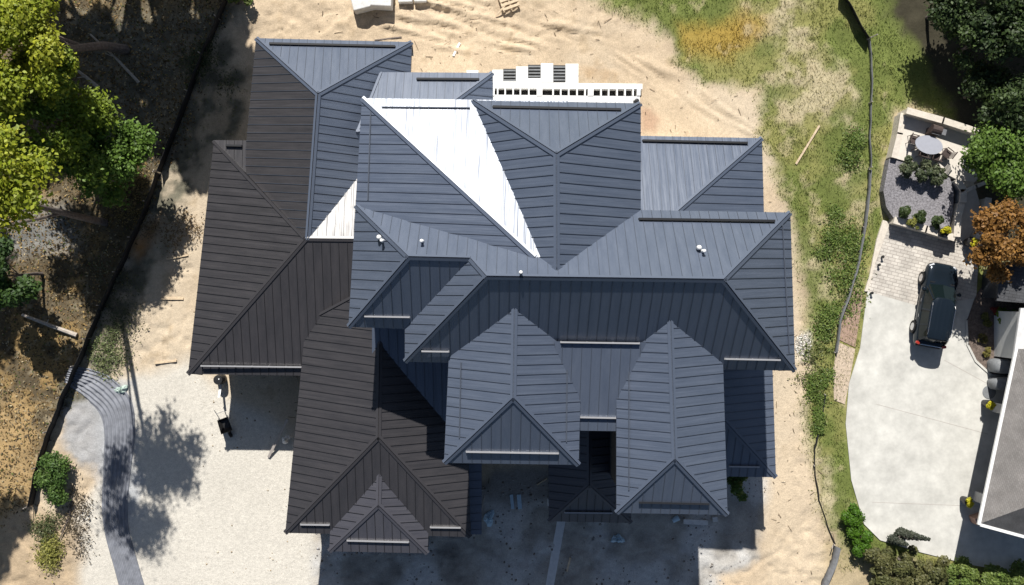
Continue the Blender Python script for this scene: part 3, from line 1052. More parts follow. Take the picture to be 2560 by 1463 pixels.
def tree(name, label, cat, base, clumps, trunk_r, n, size, cols, group=None, mix=.35, mats='bark', limbs=7, lean=None, **kw):
    """base (x, y); trunk with limbs running up into the clumps"""
    t = thing(name, label, cat, (base[0], base[1], 0), 0, group)
    cl = [(c[0] - base[0], c[1] - base[1], c[2], c[3]) for c in clumps]
    v, qd, c = leaf_cloud(cl, n, size, cols[0], cols[1], mix, **kw)
    mesh_np("crown", v, qd, c, M['leaf'], t)
    a = np.array(cl)
    top = np.array([a[:, 0].mean(), a[:, 1].mean(), a[:, 2].mean()])
    fork = top * .62
    mb = MB()
    st = [Vector((0, 0, -.2)), Vector((top[0] * .18, top[1] * .18, top[2] * .25)), Vector(fork), Vector(top)]
    mb.tube([st[0], st[1], st[2], st[3]], [trunk_r * 1.25, trunk_r, trunk_r * .7, trunk_r * .3], 9, wob=.08)
    for i in RNG.choice(len(cl), min(limbs, len(cl)), replace=False):
        e = Vector(cl[i][:3])
        s0 = st[1].lerp(st[2], random.uniform(.2, 1)) if e.z > st[2].z else st[1].lerp(st[2], .3)
        m_ = s0.lerp(e, .5) + Vector((random.uniform(-.2, .2), random.uniform(-.2, .2), .15 * (e - s0).length * .5))
        mb.tube([s0, m_, e], [trunk_r * .45, trunk_r * .28, trunk_r * .08], 6)
    put(mb, "trunk", M[mats], t)
    return t


def canopy(px, py, h, rpx, n, r0, r1, rz=None):
    c = P(px, py, h)
    k = (H - h) / F
    rr = rpx * k
    return crown_clumps(c, rr, rr, rz or rr * .6, n, r0, r1), (c.x, c.y)


LIME, GREEN, DEEP = (.22, .28, .02), (.09, .165, .025), (.03, .065, .018)
YEL = (.38, .37, .03)
# broad-leaved trees on the left
cl, b = canopy(30, 120, 10.0, 160, 34, .55, 1.05)
cl2, _ = canopy(125, 190, 9.0, 75, 10, .4, .8)
tree("broadleaf_tree", "tall yellow-green leafy tree at the photo's top left corner", "tree", (P(312, 122)[0], P(312, 122)[1]), cl + cl2, .27, 21000, .17, (LIME, YEL), mix=.4, shell=.25, jitter=.5)
cl, b = canopy(95, 320, 6.5, 165, 36, .5, 1.0)
tree("broadleaf_tree", "broad green tree whose crown overhangs the dark forest floor, beside the lime green one", "tree", (b[0] - .3, b[1] - .4), cl + cl2, .26, 17000, .17, (GREEN, LIME), mix=.5, shell=.25, jitter=.5)
cl, b = canopy(272, 390, 4.4, 108, 26, .4, .85)
tree("broadleaf_tree", "smaller deep green tree nearest the black silt fence", "tree", (P(300, 480)[0], P(300, 480)[1]), cl, .14, 10500, .165, (GREEN, (.13, .22, .03)), mix=.5, shell=.25, jitter=.6)
cl, b = canopy(5, 425, 15.0, 120, 26, .45, .85)
cl2, _ = canopy(-110, 500, 16.0, 180, 24, .45, .85)
cl += cl2
tree("broadleaf_tree", "lime green tree with a pale leaning trunk at the left edge", "tree", (P(262, 556)[0], P(262, 556)[1]), cl, .2, 10500, .18, (LIME, YEL), mix=.3, shell=.1, jitter=.9, limbs=1)
cl, b = canopy(15, 680, 4.0, 85, 12, .4, .8)
tree("broadleaf_tree", "low dark green sapling in brown leaf litter at the left edge", "tree", b, cl, .09, 4500, .2, (DEEP, GREEN), mix=.4)
# trees beyond the top edge whose shade falls into the picture
for (x, y, h, r) in ((-30, 25, 13, 4.0), (-24.5, 25, 14, 4.2), (-19.8, 24.6, 14, 2.8), (-25, 30.5, 15, 4.5), (-20.5, 30, 14, 3.6), (-29.5, 28, 15, 4.2), (-35, 13, 13, 3.2), (-36, 4, 17, 4.2), (-37, -4, 18, 4.4), (-35.5, -12, 16, 4.0), (-40, 10, 19, 4.6)):
    cl = crown_clumps((x, y, h), r, r, r * .7, 26, .7, 1.3)
    t_ = tree("broadleaf_tree", "tall green tree standing beyond the picture's edge on the forest side", "tree", (x + .5, y - .5), cl, .35, 8000, .36, (GREEN, LIME), "shade trees of the forest edge")
# slim leaning trunks and fallen poles on the forest floor


def log(pts, r, label, m='bark', name="fallen_log", cat="log"):
    mb = MB()
    mb.tube(pts, [r * (1.1 - .5 * i / (len(pts) - 1)) for i in range(len(pts))], 8, wob=.06)
    p, q = Vector(pts[0]), Vector(pts[-1])
    s = p.lerp(q, .55)
    mb.tube([s, s + Vector((random.uniform(-.4, .4), random.uniform(-.3, .3), .25))], [r * .35, r * .15], 6)
    return tag(mb.build(name, M[m]), label, cat)


def P3(px, py, h):
    return P(px, py, h)


log([P3(347, 206, .1), P3(290, 145, .6), P3(225, 85, 1.6)], .09, "slim pale pole leaning across the dark forest floor", 'bark_pale', "leaning_pole", "pole")
log([P3(245, 218, .12), P3(218, 195, .3), P3(186, 170, .8)], .12, "short grey log lying on the dark forest floor", 'bark_pale')
log([P3(192, 838, .12), P3(130, 815, .2), P3(55, 786, .3)], .14, "long weathered log lying in brown leaf litter left of the silt fence", 'bark_pale')
log([P3(180, 1250, .1), P3(170, 1300, .1), P3(150, 1345, .15)], .06, "thin dark branch lying beside the green shrub at the driveway", 'bark', "fallen_branch", "branch")

# right-hand evergreens
DK = (.028, .05, .018)
DK2 = (.085, .13, .035)
for px, py, h, rp, n, lab in ((2465, 95, 3.2, 100, 9000, "dark green evergreen tree by the top right corner, largest of the dark group"),
                              (2375, 5, 3.0, 70, 5500, "dark evergreen tree at the edge of the right lawn"),
                              (2455, 225, 2.0, 55, 4500, "small dark evergreen tree just above the patio wall"),
                              (2545, 40, 4.2, 95, 6000, "dark evergreen tree in the extreme top right corner"),
                              (2530, 265, 3.2, 75, 4500, "dark evergreen tree at the right edge above the round green tree")):
    cl, b = canopy(px, py, h, rp, 22, .4, .8, h * .42)
    tree("evergreen_tree", lab, "tree", b, cl, .1, n, .17, (DK, DK2), "dark evergreens beyond the patio", mix=.35, up=.4, shell=.3, jitter=.6)
for (x, y, h, r) in ((29, 29, 13, 3.4), (34, 27.5, 14, 3.8), (31, 31, 16, 4.2), (37, 14, 12, 3.5), (36.5, 20, 13, 3.4), (31.5, 26.5, 13, 2.8)):
    cl = crown_clumps((x, y, h), r, r, r * .9, 20, .9, 1.6)
    tree("evergreen_tree", "tall dark evergreen beyond the picture's edge on the patio side", "tree", (x, y), cl, .35, 5500, .4, (DK, DK2), "shade trees beyond the patio")
cl, b = canopy(2500, 410, 3.0, 82, 18, .5, .95)
tree("broadleaf_tree", "round mid green tree between the patio and the orange tree", "tree", b, cl, .16, 12000, .17, (GREEN, (.12, .19, .03)), mix=.4, shell=.3, jitter=.5)
cl, b = canopy(2518, 590, 3.8, 84, 22, .35, .75)
cl2, _ = canopy(2505, 660, 3.0, 40, 5, .3, .5)
tree("maple_tree", "orange brown leafed tree above the parked black car", "tree", b, cl + cl2, .15, 12000, .16, ((.21, .10, .025), (.35, .185, .045)), mix=.4, shell=.3, jitter=.5)


def shrub(name, label, cat, px, py, h, rp, n, size, cols, group=None, mix=.4, clumps=9, ex=1.0, r=(.18, .4), **kw):
    c = P(px, py, h * .5)
    k = (H - h) / F
    cl = crown_clumps((0, 0, h * .55), rp * k * ex, rp * k / ex, h * .4, clumps, *r)
    t = thing(name, label, cat, (c.x, c.y, kw.pop('z', 0)), 0, group)
    v, qd, cc = leaf_cloud(cl, n, size, cols[0], cols[1], mix, **kw)
    v[:, 2] = np.maximum(v[:, 2], .03)
    mesh_np("foliage", v, qd, cc, M['leaf'], t)
    mb = MB()
    for q in cl[:6]:
        mb.tube([(0, 0, -.1), (q[0] * .5, q[1] * .5, q[2] * .5), (q[0], q[1], q[2])], [.03, .022, .008], 5)
    put(mb, "stem", M['bark'], t)
    return t


shrub("shrub", "dense green shrub between the silt fence and the blue gravel", "shrub", 138, 1200, 1.1, 54, 6000, .12, ((.06, .12, .025), (.12, .19, .04)), clumps=20, ex=.66, r=(.2, .45), shell=.3, jitter=.6)



shrub("shrub", "green weed bush against the east corner of the house", "shrub", 1846, 1212, .9, 30, 1600, .13, (GREEN, (.09, .14, .03)), ex=.8)



shrub("shrub", "leafy overgrowth at the top end of the black silt fence", "shrub", 585, 5, 1.0, 45, 1800, .15, (GREEN, (.16, .17, .05)))
# weeds along the right fence
def weeds(label, px, py, rp, n, cols, group=None, hmax=.32, ex=.8):
    c = P(px, py)
    t = thing("weed_clump", label, "weeds", (c.x, c.y, 0), 0, group)
    r = rp * .025
    k = 7
    cx = RNG.normal(size=(k, 2)) * r * np.array([ex, 1 / ex]) * .55
    j = RNG.integers(0, k, n)
    xy = cx[j] + RNG.normal(size=(n, 2)) * r * .33
    rad = np.hypot(xy[:, 0] / ex, xy[:, 1] * ex) / r
    z = RNG.random(n) * hmax * np.clip(1.25 - rad * .7, .15, 1) + .03
    pos = np.stack([xy[:, 0], xy[:, 1], z], 1)
    nrm = RNG.normal(size=(n, 3)) * .6 + np.array([0, 0, 1.0])
    nrm /= np.linalg.norm(nrm, axis=1, keepdims=True)
    a = np.cross(nrm, RNG.normal(size=(n, 3)))
    a /= np.linalg.norm(a, axis=1, keepdims=True)
    b = np.cross(nrm, a)
    s_ = (.03 + .06 * RNG.random(n) ** 1.5)[:, None]
    v = np.stack([pos - a * s_ * 1.2, pos + b * s_ * .5, pos + a * s_ * 1.2, pos - b * s_ * .5], 1).reshape(-1, 3)
    v[:, 2] = np.maximum(v[:, 2], .02)
    m_ = RNG.random((n, 1))
    cc = (np.array(cols[0]) * (1 - m_) + np.array(cols[1]) * m_) * RNG.uniform(.6, 1.3, (n, 1))
    mesh_np("foliage", v, np.arange(4 * n).reshape(n, 4), np.repeat(cc, 4, 0), M['leaf'], t)
    mb = MB()
    for q in cx[:4]:
        mb.tube([(0, 0, -.05), (q[0] * .6, q[1] * .6, hmax * .3), (q[0], q[1], hmax * .5)], [.015, .012, .006], 5)
    put(mb, "stem", M['bark'], t)


for i, (px, py, rp, lab) in enumerate(((2120, 600, 34, "bright green weeds beside the fallen end of the right fence"), (2108, 690, 40, "large bright green weed patch above the reddish soil"),
                                       (2130, 380, 30, "green weeds against the fence opposite the lying stick"), (2075, 800, 26, "green weeds left of the reddish soil"),
                                       (2045, 960, 24, "green weeds along the sandy path beside the white rubble"), (2075, 590, 26, "green weeds on the dry patch of the right verge"),
                                       (2050, 1050, 16, "small dark plant in the strip of grass right of the house"))):
    weeds(lab, px, py, rp * 1.25, 2000, ((.09, .17, .03), (.22, .27, .07)), "weed clumps along the right boundary")
weeds("dry twiggy weeds by the house wall near the left boards", 440, 580, 48, 900, ((.18, .12, .06), (.30, .22, .12)), hmax=.25, ex=1.5)
weeds("dry brown scrub at the forest edge above the orange soil", 330, 480, 62, 2200, ((.17, .12, .04), (.34, .26, .10)), hmax=.5)
weeds("dusty pale green weeds at the head of the geotextile strip", 265, 865, 48, 1700, ((.09, .14, .04), (.24, .26, .12)), hmax=.35)
weeds("scrubby green weeds on the silt fence line at the top left", 510, 155, 50, 1800, ((.05, .08, .03), (.14, .14, .07)), hmax=.5)
weeds("sparse green weeds between the white rubble and the sandy path", 2030, 900, 40, 900, ((.10, .16, .04), (.24, .25, .09)))
weeds("grey-green weeds along the forest side of the lower silt fence", 290, 760, 60, 1500, ((.09, .10, .05), (.20, .19, .11)), hmax=.3)
weeds("yellow-green weeds at the bottom left corner", 130, 1390, 38, 1900, ((.22, .23, .05), (.36, .34, .09)), hmax=.5, ex=.65)
weeds("dull green weeds at the tail of the silt fence", 118, 1310, 42, 1900, ((.08, .12, .04), (.17, .17, .08)), hmax=.4, ex=.8)
weeds("dark twiggy weeds between the geotextile strip and the yellow-green weeds", 190, 1330, 50, 1100, ((.10, .08, .05), (.18, .14, .09)), hmax=.3, ex=.6)
# planting around the neighbour's garden
for px, py, rp, lab in ((2262, 420, 22, "feathery grey-green bush above the gravel, next to the lawn"), (2300, 432, 22, "feathery grey-green bush in the middle of the row above the gravel"),
                        (2330, 440, 20, "feathery grey-green bush at the path end of the row")):
    shrub("shrub", lab, "shrub", px, py, 1.0, rp, 1500, .11, ((.06, .085, .04), (.16, .17, .09)), "feathery bushes above the gravel bed", z=.6, r=(.15, .3))
for px, py, rp, lab in ((2244, 530, 15, "clipped dark green shrub at the lawn end of the planter wall"), (2290, 544, 13, "clipped dark green shrub in the middle of the planter wall"),
                        (2330, 558, 12, "clipped dark green shrub nearest the path on the planter wall")):
    shrub("shrub", lab, "shrub", px, py, .8, rp, 1100, .1, ((.04, .07, .02), (.08, .11, .03)), "clipped shrubs on the planter wall", z=.65, r=(.12, .25))
shrub("flower_clump", "trailing yellow-green plant spilling over the planter wall", "flowers", 2272, 562, .5, 14, 700, .09, ((.12, .15, .03), (.35, .33, .08)), z=.7, r=(.1, .2))


def pot(px, py, z0, label, hgt=.7, r=.28, fl=((.42, .40, .02), (.62, .56, .03)), flowers="yellow"):
    c = P(px, py, z0 + hgt)
    t = thing("flower_pot", label, "flower pot", (c.x, c.y, z0))
    mb = MB(); mb.lathe((0, 0, 0), [(r * .7, 0), (r * .95, hgt * .7), (r, hgt * .95), (r * .86, hgt)], 14); put(mb, "pot", M['black'], t, smooth=False)
    cl = crown_clumps((0, 0, hgt + .12), r * .8, r * .8, .14, 7, .09, .16)
    v, qd, cc = leaf_cloud(cl, 900, .085, *fl, mix=.5)
    mesh_np("flowers", v, qd, cc, M['leaf'], t)
    return t


pot(2362, 580, .5, "yellow flower pot on the end pier of the planter wall", .75, .3)
pot(2432, 604, .0, "yellow flower pot in the shade below the orange tree", .8, .32)
pot(2476, 1010, .0, "yellow flower pot at the upper pillar of the neighbour's garage", .8, .26)
pot(2422, 1254, .0, "yellow flower pot at the lower pillar of the neighbour's garage", .8, .26)
shrub("shrub", "lime green garden plant beside the neighbour's white roof, upper of two", "shrub", 2520, 798, 1.0, 26, 1500, .17, ((.13, .22, .02), (.24, .30, .04)), r=(.2, .38))
shrub("shrub", "mid green garden plant just below the lime green one", "shrub", 2522, 848, 1.0, 24, 1400, .17, ((.06, .14, .03), (.12, .19, .04)), r=(.2, .35))
shrub("shrub", "round dark red plant in the mulch bed", "shrub", 2484, 776, .5, 10, 600, .08, ((.22, .03, .02), (.36, .07, .05)), r=(.1, .16))
shrub("shrub", "small olive plant at the edge of the mulch bed beside the car", "shrub", 2462, 800, .35, 17, 600, .1, ((.10, .11, .03), (.20, .19, .05)), r=(.1, .2))
shrub("shrub", "tiny yellow-green plant in the lower mulch bed", "shrub", 2470, 880, .3, 12, 420, .09, ((.14, .13, .03), (.24, .20, .05)), r=(.08, .16))
shrub("shrub", "tiny olive plant in the middle of the mulch bed", "shrub", 2456, 846, .3, 12, 420, .09, ((.12, .11, .03), (.19, .15, .05)), r=(.08, .16))
# bottom right planting
shrub("hedge", "bright green bush at the drive's lower edge, upper of two", "bush", 2128, 1290, .9, 25, 2600, .1, ((.055, .135, .008), (.09, .19, .012)), ex=.9, r=(.2, .4), clumps=12)
shrub("hedge", "bright green bush at the drive's lower edge, lower of two", "bush", 2152, 1350, .9, 30, 3000, .1, ((.055, .135, .008), (.09, .19, .012)), r=(.2, .4), clumps=12)
for px, py, rp, lab in ((2185, 1400, 34, "dusty green bush right below the bright green pair"), (2255, 1400, 44, "brownish green bush below the plumed conifer"), (2330, 1425, 40, "olive bush at the bottom edge of the drive"),
                        (2400, 1440, 36, "light green bush by the bottom edge, second from the corner"), (2470, 1448, 40, "light green bush by the bottom edge, below the dark shade"), (2540, 1450, 36, "light green bush in the bottom right corner"),
                        (2290, 1455, 40, "brown-green bush along the bottom edge"), (2215, 1455, 36, "dull brown bush at the bottom edge beside the grey fence")):
    lt = px > 2380
    shrub("shrub", lab, "shrub", px, py, 1.1, rp, 3200, .13, (((.10, .16, .03), (.22, .27, .07)) if lt else ((.085, .095, .03), (.17, .16, .065))), "bushes along the drive's lower edge", r=(.25, .5), clumps=12)
cl = [(P(2245, 1330)[0] + .06 * i, P(2245, 1330)[1] + .05 * i, .3 + .35 * i, .36 - .032 * i) for i in range(9)]
cl += [(P(2226, 1345)[0] + .02 * i, P(2226, 1345)[1] + .03 * i, .3 + .3 * i, .3 - .035 * i) for i in range(7)]
tree("conifer", "slim dark plumed conifer rising over the pale drive", "conifer", (P(2240, 1335)[0], P(2240, 1335)[1]), cl, .07, 3200, .11, ((.05, .06, .045), (.10, .11, .075)), limbs=4)

# ---------------------------------------------------------------- loose cover: grass, litter, pebbles


def scatter(n, box, mask, zoff=0):
    x = RNG.uniform(box[0], box[1], n)
    y = RNG.uniform(box[2], box[3], n)
    k = mask(x, y)
    return x[k], y[k]


def m_at(arr, x, y):
    i = np.clip(np.searchsorted(gx, x), 0, nx_ - 1)
    j = np.clip(np.searchsorted(gy, y), 0, ny_ - 1)
    return arr.reshape(nx_, ny_)[i, j]


dens = m_grass * (1 - m_soil) * (1 - .55 * dry)
for z in ([(2095, 715), (2170, 728), (2150, 870), (2110, 1010), (2110, 1060), (2128, 1200), (2160, 1310), (2200, 1350), (2300, 1380), (2420, 1410), (2800, 1480), (2800, 240), (2440, 345), (2240, 285), (2200, 500), (2215, 550)],):
    dens = dens * (sdist(X, Y, gp(z)) < -.08)
bx, by = scatter(250000, (3, 37, -20, 23), lambda x, y: RNG.random(len(x)) < m_at(dens, x, y) * (.35 + .65 * sstep(m_at(n2, x, y), .3, .55)))
sx_, sy_ = scatter(26000, (-33, -15, -19, 19), lambda x, y: RNG.random(len(x)) < m_at(m_strip, x, y) * .5 * sstep(m_at(n1, x, y), .42, .6))
bx, by = np.concatenate([bx, sx_]), np.concatenate([by, sy_])
nb = len(bx)
bz = ground_z(bx, by)
hgt = RNG.uniform(.05, .17, nb) * (0.6 + 1.0 * m_at(n1, bx, by))
ang = RNG.uniform(0, 6.283, nb)
w = RNG.uniform(.012, .03, nb)
lean = RNG.uniform(.3, 1.3, nb) * hgt
la = RNG.uniform(0, 6.283, nb)
v = np.zeros((nb, 3, 3))
v[:, 0] = np.stack([bx - np.cos(ang) * w, by - np.sin(ang) * w, bz - .02], 1)
v[:, 1] = np.stack([bx + np.cos(ang) * w, by + np.sin(ang) * w, bz - .02], 1)
v[:, 2] = np.stack([bx + np.cos(la) * lean, by + np.sin(la) * lean, bz + hgt], 1)
d_, g_ = m_at(dry, bx, by)[:, None], m_at(gold, bx, by)[:, None]
t_ = np.clip(m_at(n1, bx, by) * 1.6 - .5 + RNG.normal(size=nb) * .22, 0, 1)[:, None]
cb = np.array([.105, .155, .032]) * (1 - t_) + np.array([.30, .29, .09]) * t_
cb = cb * (1 - d_ * .8) + np.array([.46, .40, .24]) * d_ * .8
cb = cb * (1 - g_ * .7) + np.array([.40, .25, .05]) * g_ * .7
cb *= RNG.uniform(.6, 1.35, nb)[:, None]
o = mesh_np("grass", v.reshape(-1, 3), np.arange(nb * 3).reshape(nb, 3), np.repeat(cb, 3, 0), M['blade'], npv=3)
o["kind"] = "stuff"

lx, ly = scatter(70000, (-34, -17, -19, 19), lambda x, y: RNG.random(len(x)) < m_at(m_for, x, y) * (.25 + .75 * m_at(n2, x, y)))
nl = len(lx)
lz = ground_z(lx, ly) + RNG.uniform(.005, .05, nl)
th = RNG.uniform(0, 6.283, nl)
s_ = RNG.uniform(.03, .085, nl)
tl = RNG.uniform(-.5, .5, (nl, 2)) * s_[:, None]
v = np.zeros((nl, 4, 3))
for k in range(4):
    r_ = s_ * (1.25 if k % 2 == 0 else .6)
    v[:, k] = np.stack([lx + np.cos(th + k * 1.5708) * r_, ly + np.sin(th + k * 1.5708) * r_, lz + tl[:, k % 2] * (1 if k < 2 else -1)], 1)
pal = np.array([[.10, .07, .035], [.20, .13, .06], [.34, .24, .10], [.36, .30, .19], [.12, .10, .07], [.08, .10, .03]])
cl_ = pal[RNG.choice(6, nl, p=[.3, .25, .14, .08, .17, .06])] * RNG.uniform(.6, 1.3, nl)[:, None]
o = mesh_np("leaf_litter", v.reshape(-1, 3), np.arange(nl * 4).reshape(nl, 4), np.repeat(cl_, 4, 0), M['litter'])
o["kind"] = "stuff"


def rubble(name, n, box, mask, smin, smax, pal):
    x, y = scatter(n, box, mask)
    k = len(x)
    z = ground_z(x, y)
    base = np.array([[1, 0, 0], [-1, 0, 0], [0, 1, 0], [0, -1, 0], [0, 0, 1], [0, 0, -1]], float)
    tri = np.array([[0, 2, 4], [2, 1, 4], [1, 3, 4], [3, 0, 4], [2, 0, 5], [1, 2, 5], [3, 1, 5], [0, 3, 5]])
    s = (smin + (smax - smin) * RNG.random(k) ** 2.5)
    v = base[None] * s[:, None, None] * RNG.uniform(.6, 1.3, (k, 6, 1))
    v[:, :, 2] *= .6
    a = RNG.uniform(0, 6.283, k)
    vx = v[:, :, 0] * np.cos(a)[:, None] - v[:, :, 1] * np.sin(a)[:, None] + x[:, None]
    vy = v[:, :, 0] * np.sin(a)[:, None] + v[:, :, 1] * np.cos(a)[:, None] + y[:, None]
    V = np.stack([vx, vy, v[:, :, 2] + z[:, None] + s[:, None] * .2], 2)
    Fc = (tri[None] + (np.arange(k) * 6)[:, None, None]).reshape(-1, 3)
    cc = np.array(pal)[RNG.choice(len(pal), k)] * RNG.uniform(.7, 1.2, k)[:, None]
    o = mesh_np(name, V.reshape(-1, 3), Fc, np.repeat(cc, 6, 0), M['litter'], npv=3)
    o["kind"] = "stuff"


sandy = (1 - m_grass) * (1 - m_for) * (1 - m_yard)
rubble("pebbles", 9000, (-20, 20, -19, 19), lambda x, y: RNG.random(len(x)) < m_at(sandy, x, y) * (.1 + .9 * sstep(m_at(n1, x, y), .5, .7)) * .6, .012, .075, [(.40, .31, .21), (.52, .45, .35), (.30, .24, .17)])
rubble("white_rubble", 1500, (17.6, 18.9, -4.2, -2.6), lambda x, y: np.hypot((x - 18.2) / .5, (y + 3.3) / .7) < 1, .015, .09, [(.62, .60, .56), (.5, .46, .4)])
rubble("debris", 2300, (-13, 16, -19, -11.5), lambda x, y: RNG.random(len(x)) < m_at(m_yard, x, y) * (.15 + .85 * sstep(m_at(n1, x, y), .42, .6)), .015, .10, [(.24, .21, .18), (.30, .28, .26), (.20, .18, .16), (.40, .39, .39)])

tx, ty = scatter(900, (-14, 22, -19, 19), lambda x, y: RNG.random(len(x)) < m_at(sandy, x, y) * .8)
nt_ = len(tx)
ta = RNG.uniform(0, 6.283, nt_)
tl_ = RNG.uniform(.05, .32, nt_) * RNG.random(nt_) + .05
tw = RNG.uniform(.008, .022, nt_)
tz = ground_z(tx, ty) + .03
dx, dy = np.cos(ta), np.sin(ta)
v = np.stack([np.stack([tx + sx * dx * tl_ - sy * dy * tw, ty + sx * dy * tl_ + sy * dx * tw, tz + .02 * (sx > 0)], 1) for sx, sy in ((-1, -1), (1, -1), (1, 1), (-1, 1))], 1)
o = mesh_np("twigs", v.reshape(-1, 3), np.arange(nt_ * 4).reshape(nt_, 4), np.repeat(np.array([.12, .09, .06])[None] * RNG.uniform(.6, 2.2, nt_)[:, None], 4, 0), M['litter'])
o["kind"] = "stuff"

# ---------------------------------------------------------------- silt fences


def silt_fence(pts, h, label, m, lean=.0, stakes=True, step=2.0, sag=.12):
    t = thing("silt_fence", label, "silt fence", (0, 0, 0))
    w = [P(x, y) for x, y in pts]
    fine = []
    for a, b in zip(w, w[1:]):
        n = max(1, int((b - a).length / .35))
        fine += [a.lerp(b, i / n) for i in range(n)]
    fine.append(w[-1])
    mb = MB()
    prev = None
    L = 0.0
    for i, p in enumerate(fine):
        d = (fine[min(i + 1, len(fine) - 1)] - fine[max(i - 1, 0)]).normalized()
        r = Vector((d.y, -d.x, 0))
        L += .35
        hh = h * (1 - sag * abs(math.sin(L * 1.57 / step * 2)))
        wv = .03 * math.sin(L * 3.1) + random.uniform(-.02, .02)
        zz = float(ground_z(p.x, p.y))
        ring = [Vector((p.x, p.y, zz - .05)) + r * (wv * .3), Vector((p.x, p.y, zz + hh * .5)) + r * (wv + lean * .5), Vector((p.x, p.y, zz + hh)) + r * (wv * .6 + lean)]
        ring += [q + r * .02 for q in ring[::-1]]
        if prev:
            for k in range(6):
                j = (k + 1) % 6
                mb.face([prev[k], prev[j], ring[j], ring[k]])
        prev = ring
    mb.build("fabric", m, t, smooth=True)
    if stakes:
        n = max(2, int(sum((b - a).length for a, b in zip(w, w[1:])) / step))
        for i in range(n):
            p = fine[int(i * (len(fine) - 1) / (n - 1))]
            zz = float(ground_z(p.x, p.y))
            sb = MB(); sb.bar((p.x - .05, p.y, zz - .1), (p.x - .05 + lean, p.y, zz + h + .12), .05, .05); sb.build("stake", M['plank'], t)
    return t


silt_fence([(578, -30), (552, 50), (512, 140), (488, 205), (455, 300), (425, 370), (402, 430)], .95, "upper black silt fence along the dark forest floor", M['fabric'], -.05)
silt_fence([(400, 434), (372, 520), (345, 580), (300, 680), (250, 790), (205, 900), (165, 990), (125, 1090), (98, 1180), (82, 1262)], .95, "lower black silt fence from the orange soil down to the green shrub", M['fabric'], -.05)
silt_fence([(2100, -20), (2122, 10), (2142, 50), (2172, 96)], .9, "bulging black silt fence at the top of the right lawn", M['fabric'], .25)
silt_fence([(2172, 98), (2178, 200), (2172, 330), (2174, 420)], .5, "straight grey-black silt fence between the lawn and the dry grass", M['fabric_grey'], .02, True, 2.4)
silt_fence([(2172, 425), (2164, 520), (2152, 600), (2136, 680), (2118, 735), (2096, 800), (2086, 880)], .4, "leaning pale silt fence beside the bright green weeds", M['fabric_grey'], -.1, True, 2.6)
silt_fence([(2062, 985), (2052, 1060), (2034, 1120), (2036, 1190), (2046, 1250), (2066, 1310), (2086, 1360)], .22, "collapsed grey silt fence in the strip right of the sandy path", M['fabric'], -.06, True, 3.0, .6)
silt_fence([(2086, 1364), (2078, 1400), (2060, 1440), (2040, 1500)], .5, "crumpled grey silt fence at the bottom edge", M['fabric_grey'], -.3, True, 3.0, .2)

# ---------------------------------------------------------------- geotextile strip down the drive


def ribbon(name, cl, m, label, cat, ribs=9, z=.05, amp=.035):
    pts = [P(x, y) for x, y, _ in cl]
    ws = [w * .025 for _, _, w in cl]
    fine, fw = [], []
    n = 14
    for i in range(len(pts) - 1):
        p0, p1, p2, p3 = pts[max(i - 1, 0)], pts[i], pts[i + 1], pts[min(i + 2, len(pts) - 1)]
        for k in range(n):
            t = k / n
            fine.append(.5 * ((2 * p1) + (p2 - p0) * t + (2 * p0 - 5 * p1 + 4 * p2 - p3) * t * t + (3 * p1 - p0 - 3 * p2 + p3) * t ** 3))
            fw.append(ws[i] + (ws[i + 1] - ws[i]) * t)
    fine.append(pts[-1]); fw.append(ws[-1])
    mb = MB()
    prev = None
    mcount = ribs * 6
    for i, p in enumerate(fine):
        d = (fine[min(i + 1, len(fine) - 1)] - fine[max(i - 1, 0)]).normalized()
        r = Vector((d.y, -d.x, 0))
        row = []
        for k in range(mcount + 1):
            u = k / mcount - .5
            ph = ribs * 2 * math.pi * u + .8 * math.sin(i * .13 + 5 * u)
            q = p + r * (u * fw[i])
            row.append(Vector((q.x, q.y, max(float(ground_z(q.x, q.y)), -.1) + z + amp * math.sin(ph) + .05 * (1 - 4 * u * u) - (.1 if k in (0, mcount) else 0))))
        if prev:
            for k in range(mcount):
                mb.face([prev[k], row[k], row[k + 1], prev[k + 1]])
        prev = row
    return tag(mb.build(name, m, smooth=True), label, cat)


ribbon("geotextile_strip", [(168, 936, 44), (205, 950, 66), (250, 975, 84), (288, 1018, 88), (298, 1080, 80), (292, 1170, 72), (286, 1260, 66), (292, 1330, 63), (313, 1410, 63), (338, 1500, 65)], M['geotex'],
       "rippled blue-grey geotextile strip curving from the silt fence down the pale drive", "ground fabric", 8, .05, .05)



def crumple(name, px, py, r, h, m, label, cat, seed=0, z=0):
    rnd = random.Random(seed)
    c = P(px, py)
    mb = MB()
    nr, na = 6, 18
    rings = []
    ph = [rnd.uniform(0, 6.28) for _ in range(3)]
    lob = [1 + .28 * math.sin(2 * 6.283 * k / na + ph[0]) + .2 * math.sin(3 * 6.283 * k / na + ph[1]) + .12 * math.sin(5 * 6.283 * k / na + ph[2]) for k in range(na)]
    for i in range(nr):
        f = i / (nr - 1)
        rings.append([Vector((c.x + math.cos(6.283 * k / na) * r * f * lob[k] * rnd.uniform(.9, 1.1), c.y + math.sin(6.283 * k / na) * r * f * lob[k] * rnd.uniform(.85, 1.1),
                              z + max(0, h * (1 - f * f) * rnd.uniform(.4, 1.2)) + .01)) for k in range(na)])
    for a, b in zip(rings, rings[1:]):
        for k in range(na):
            j = (k + 1) % na
            mb.face([a[k], b[k], b[j], a[j]])
    mb.face([Vector((p.x, p.y, z - .05)) for p in rings[-1]])
    return tag(mb.build(name, m), label, cat)


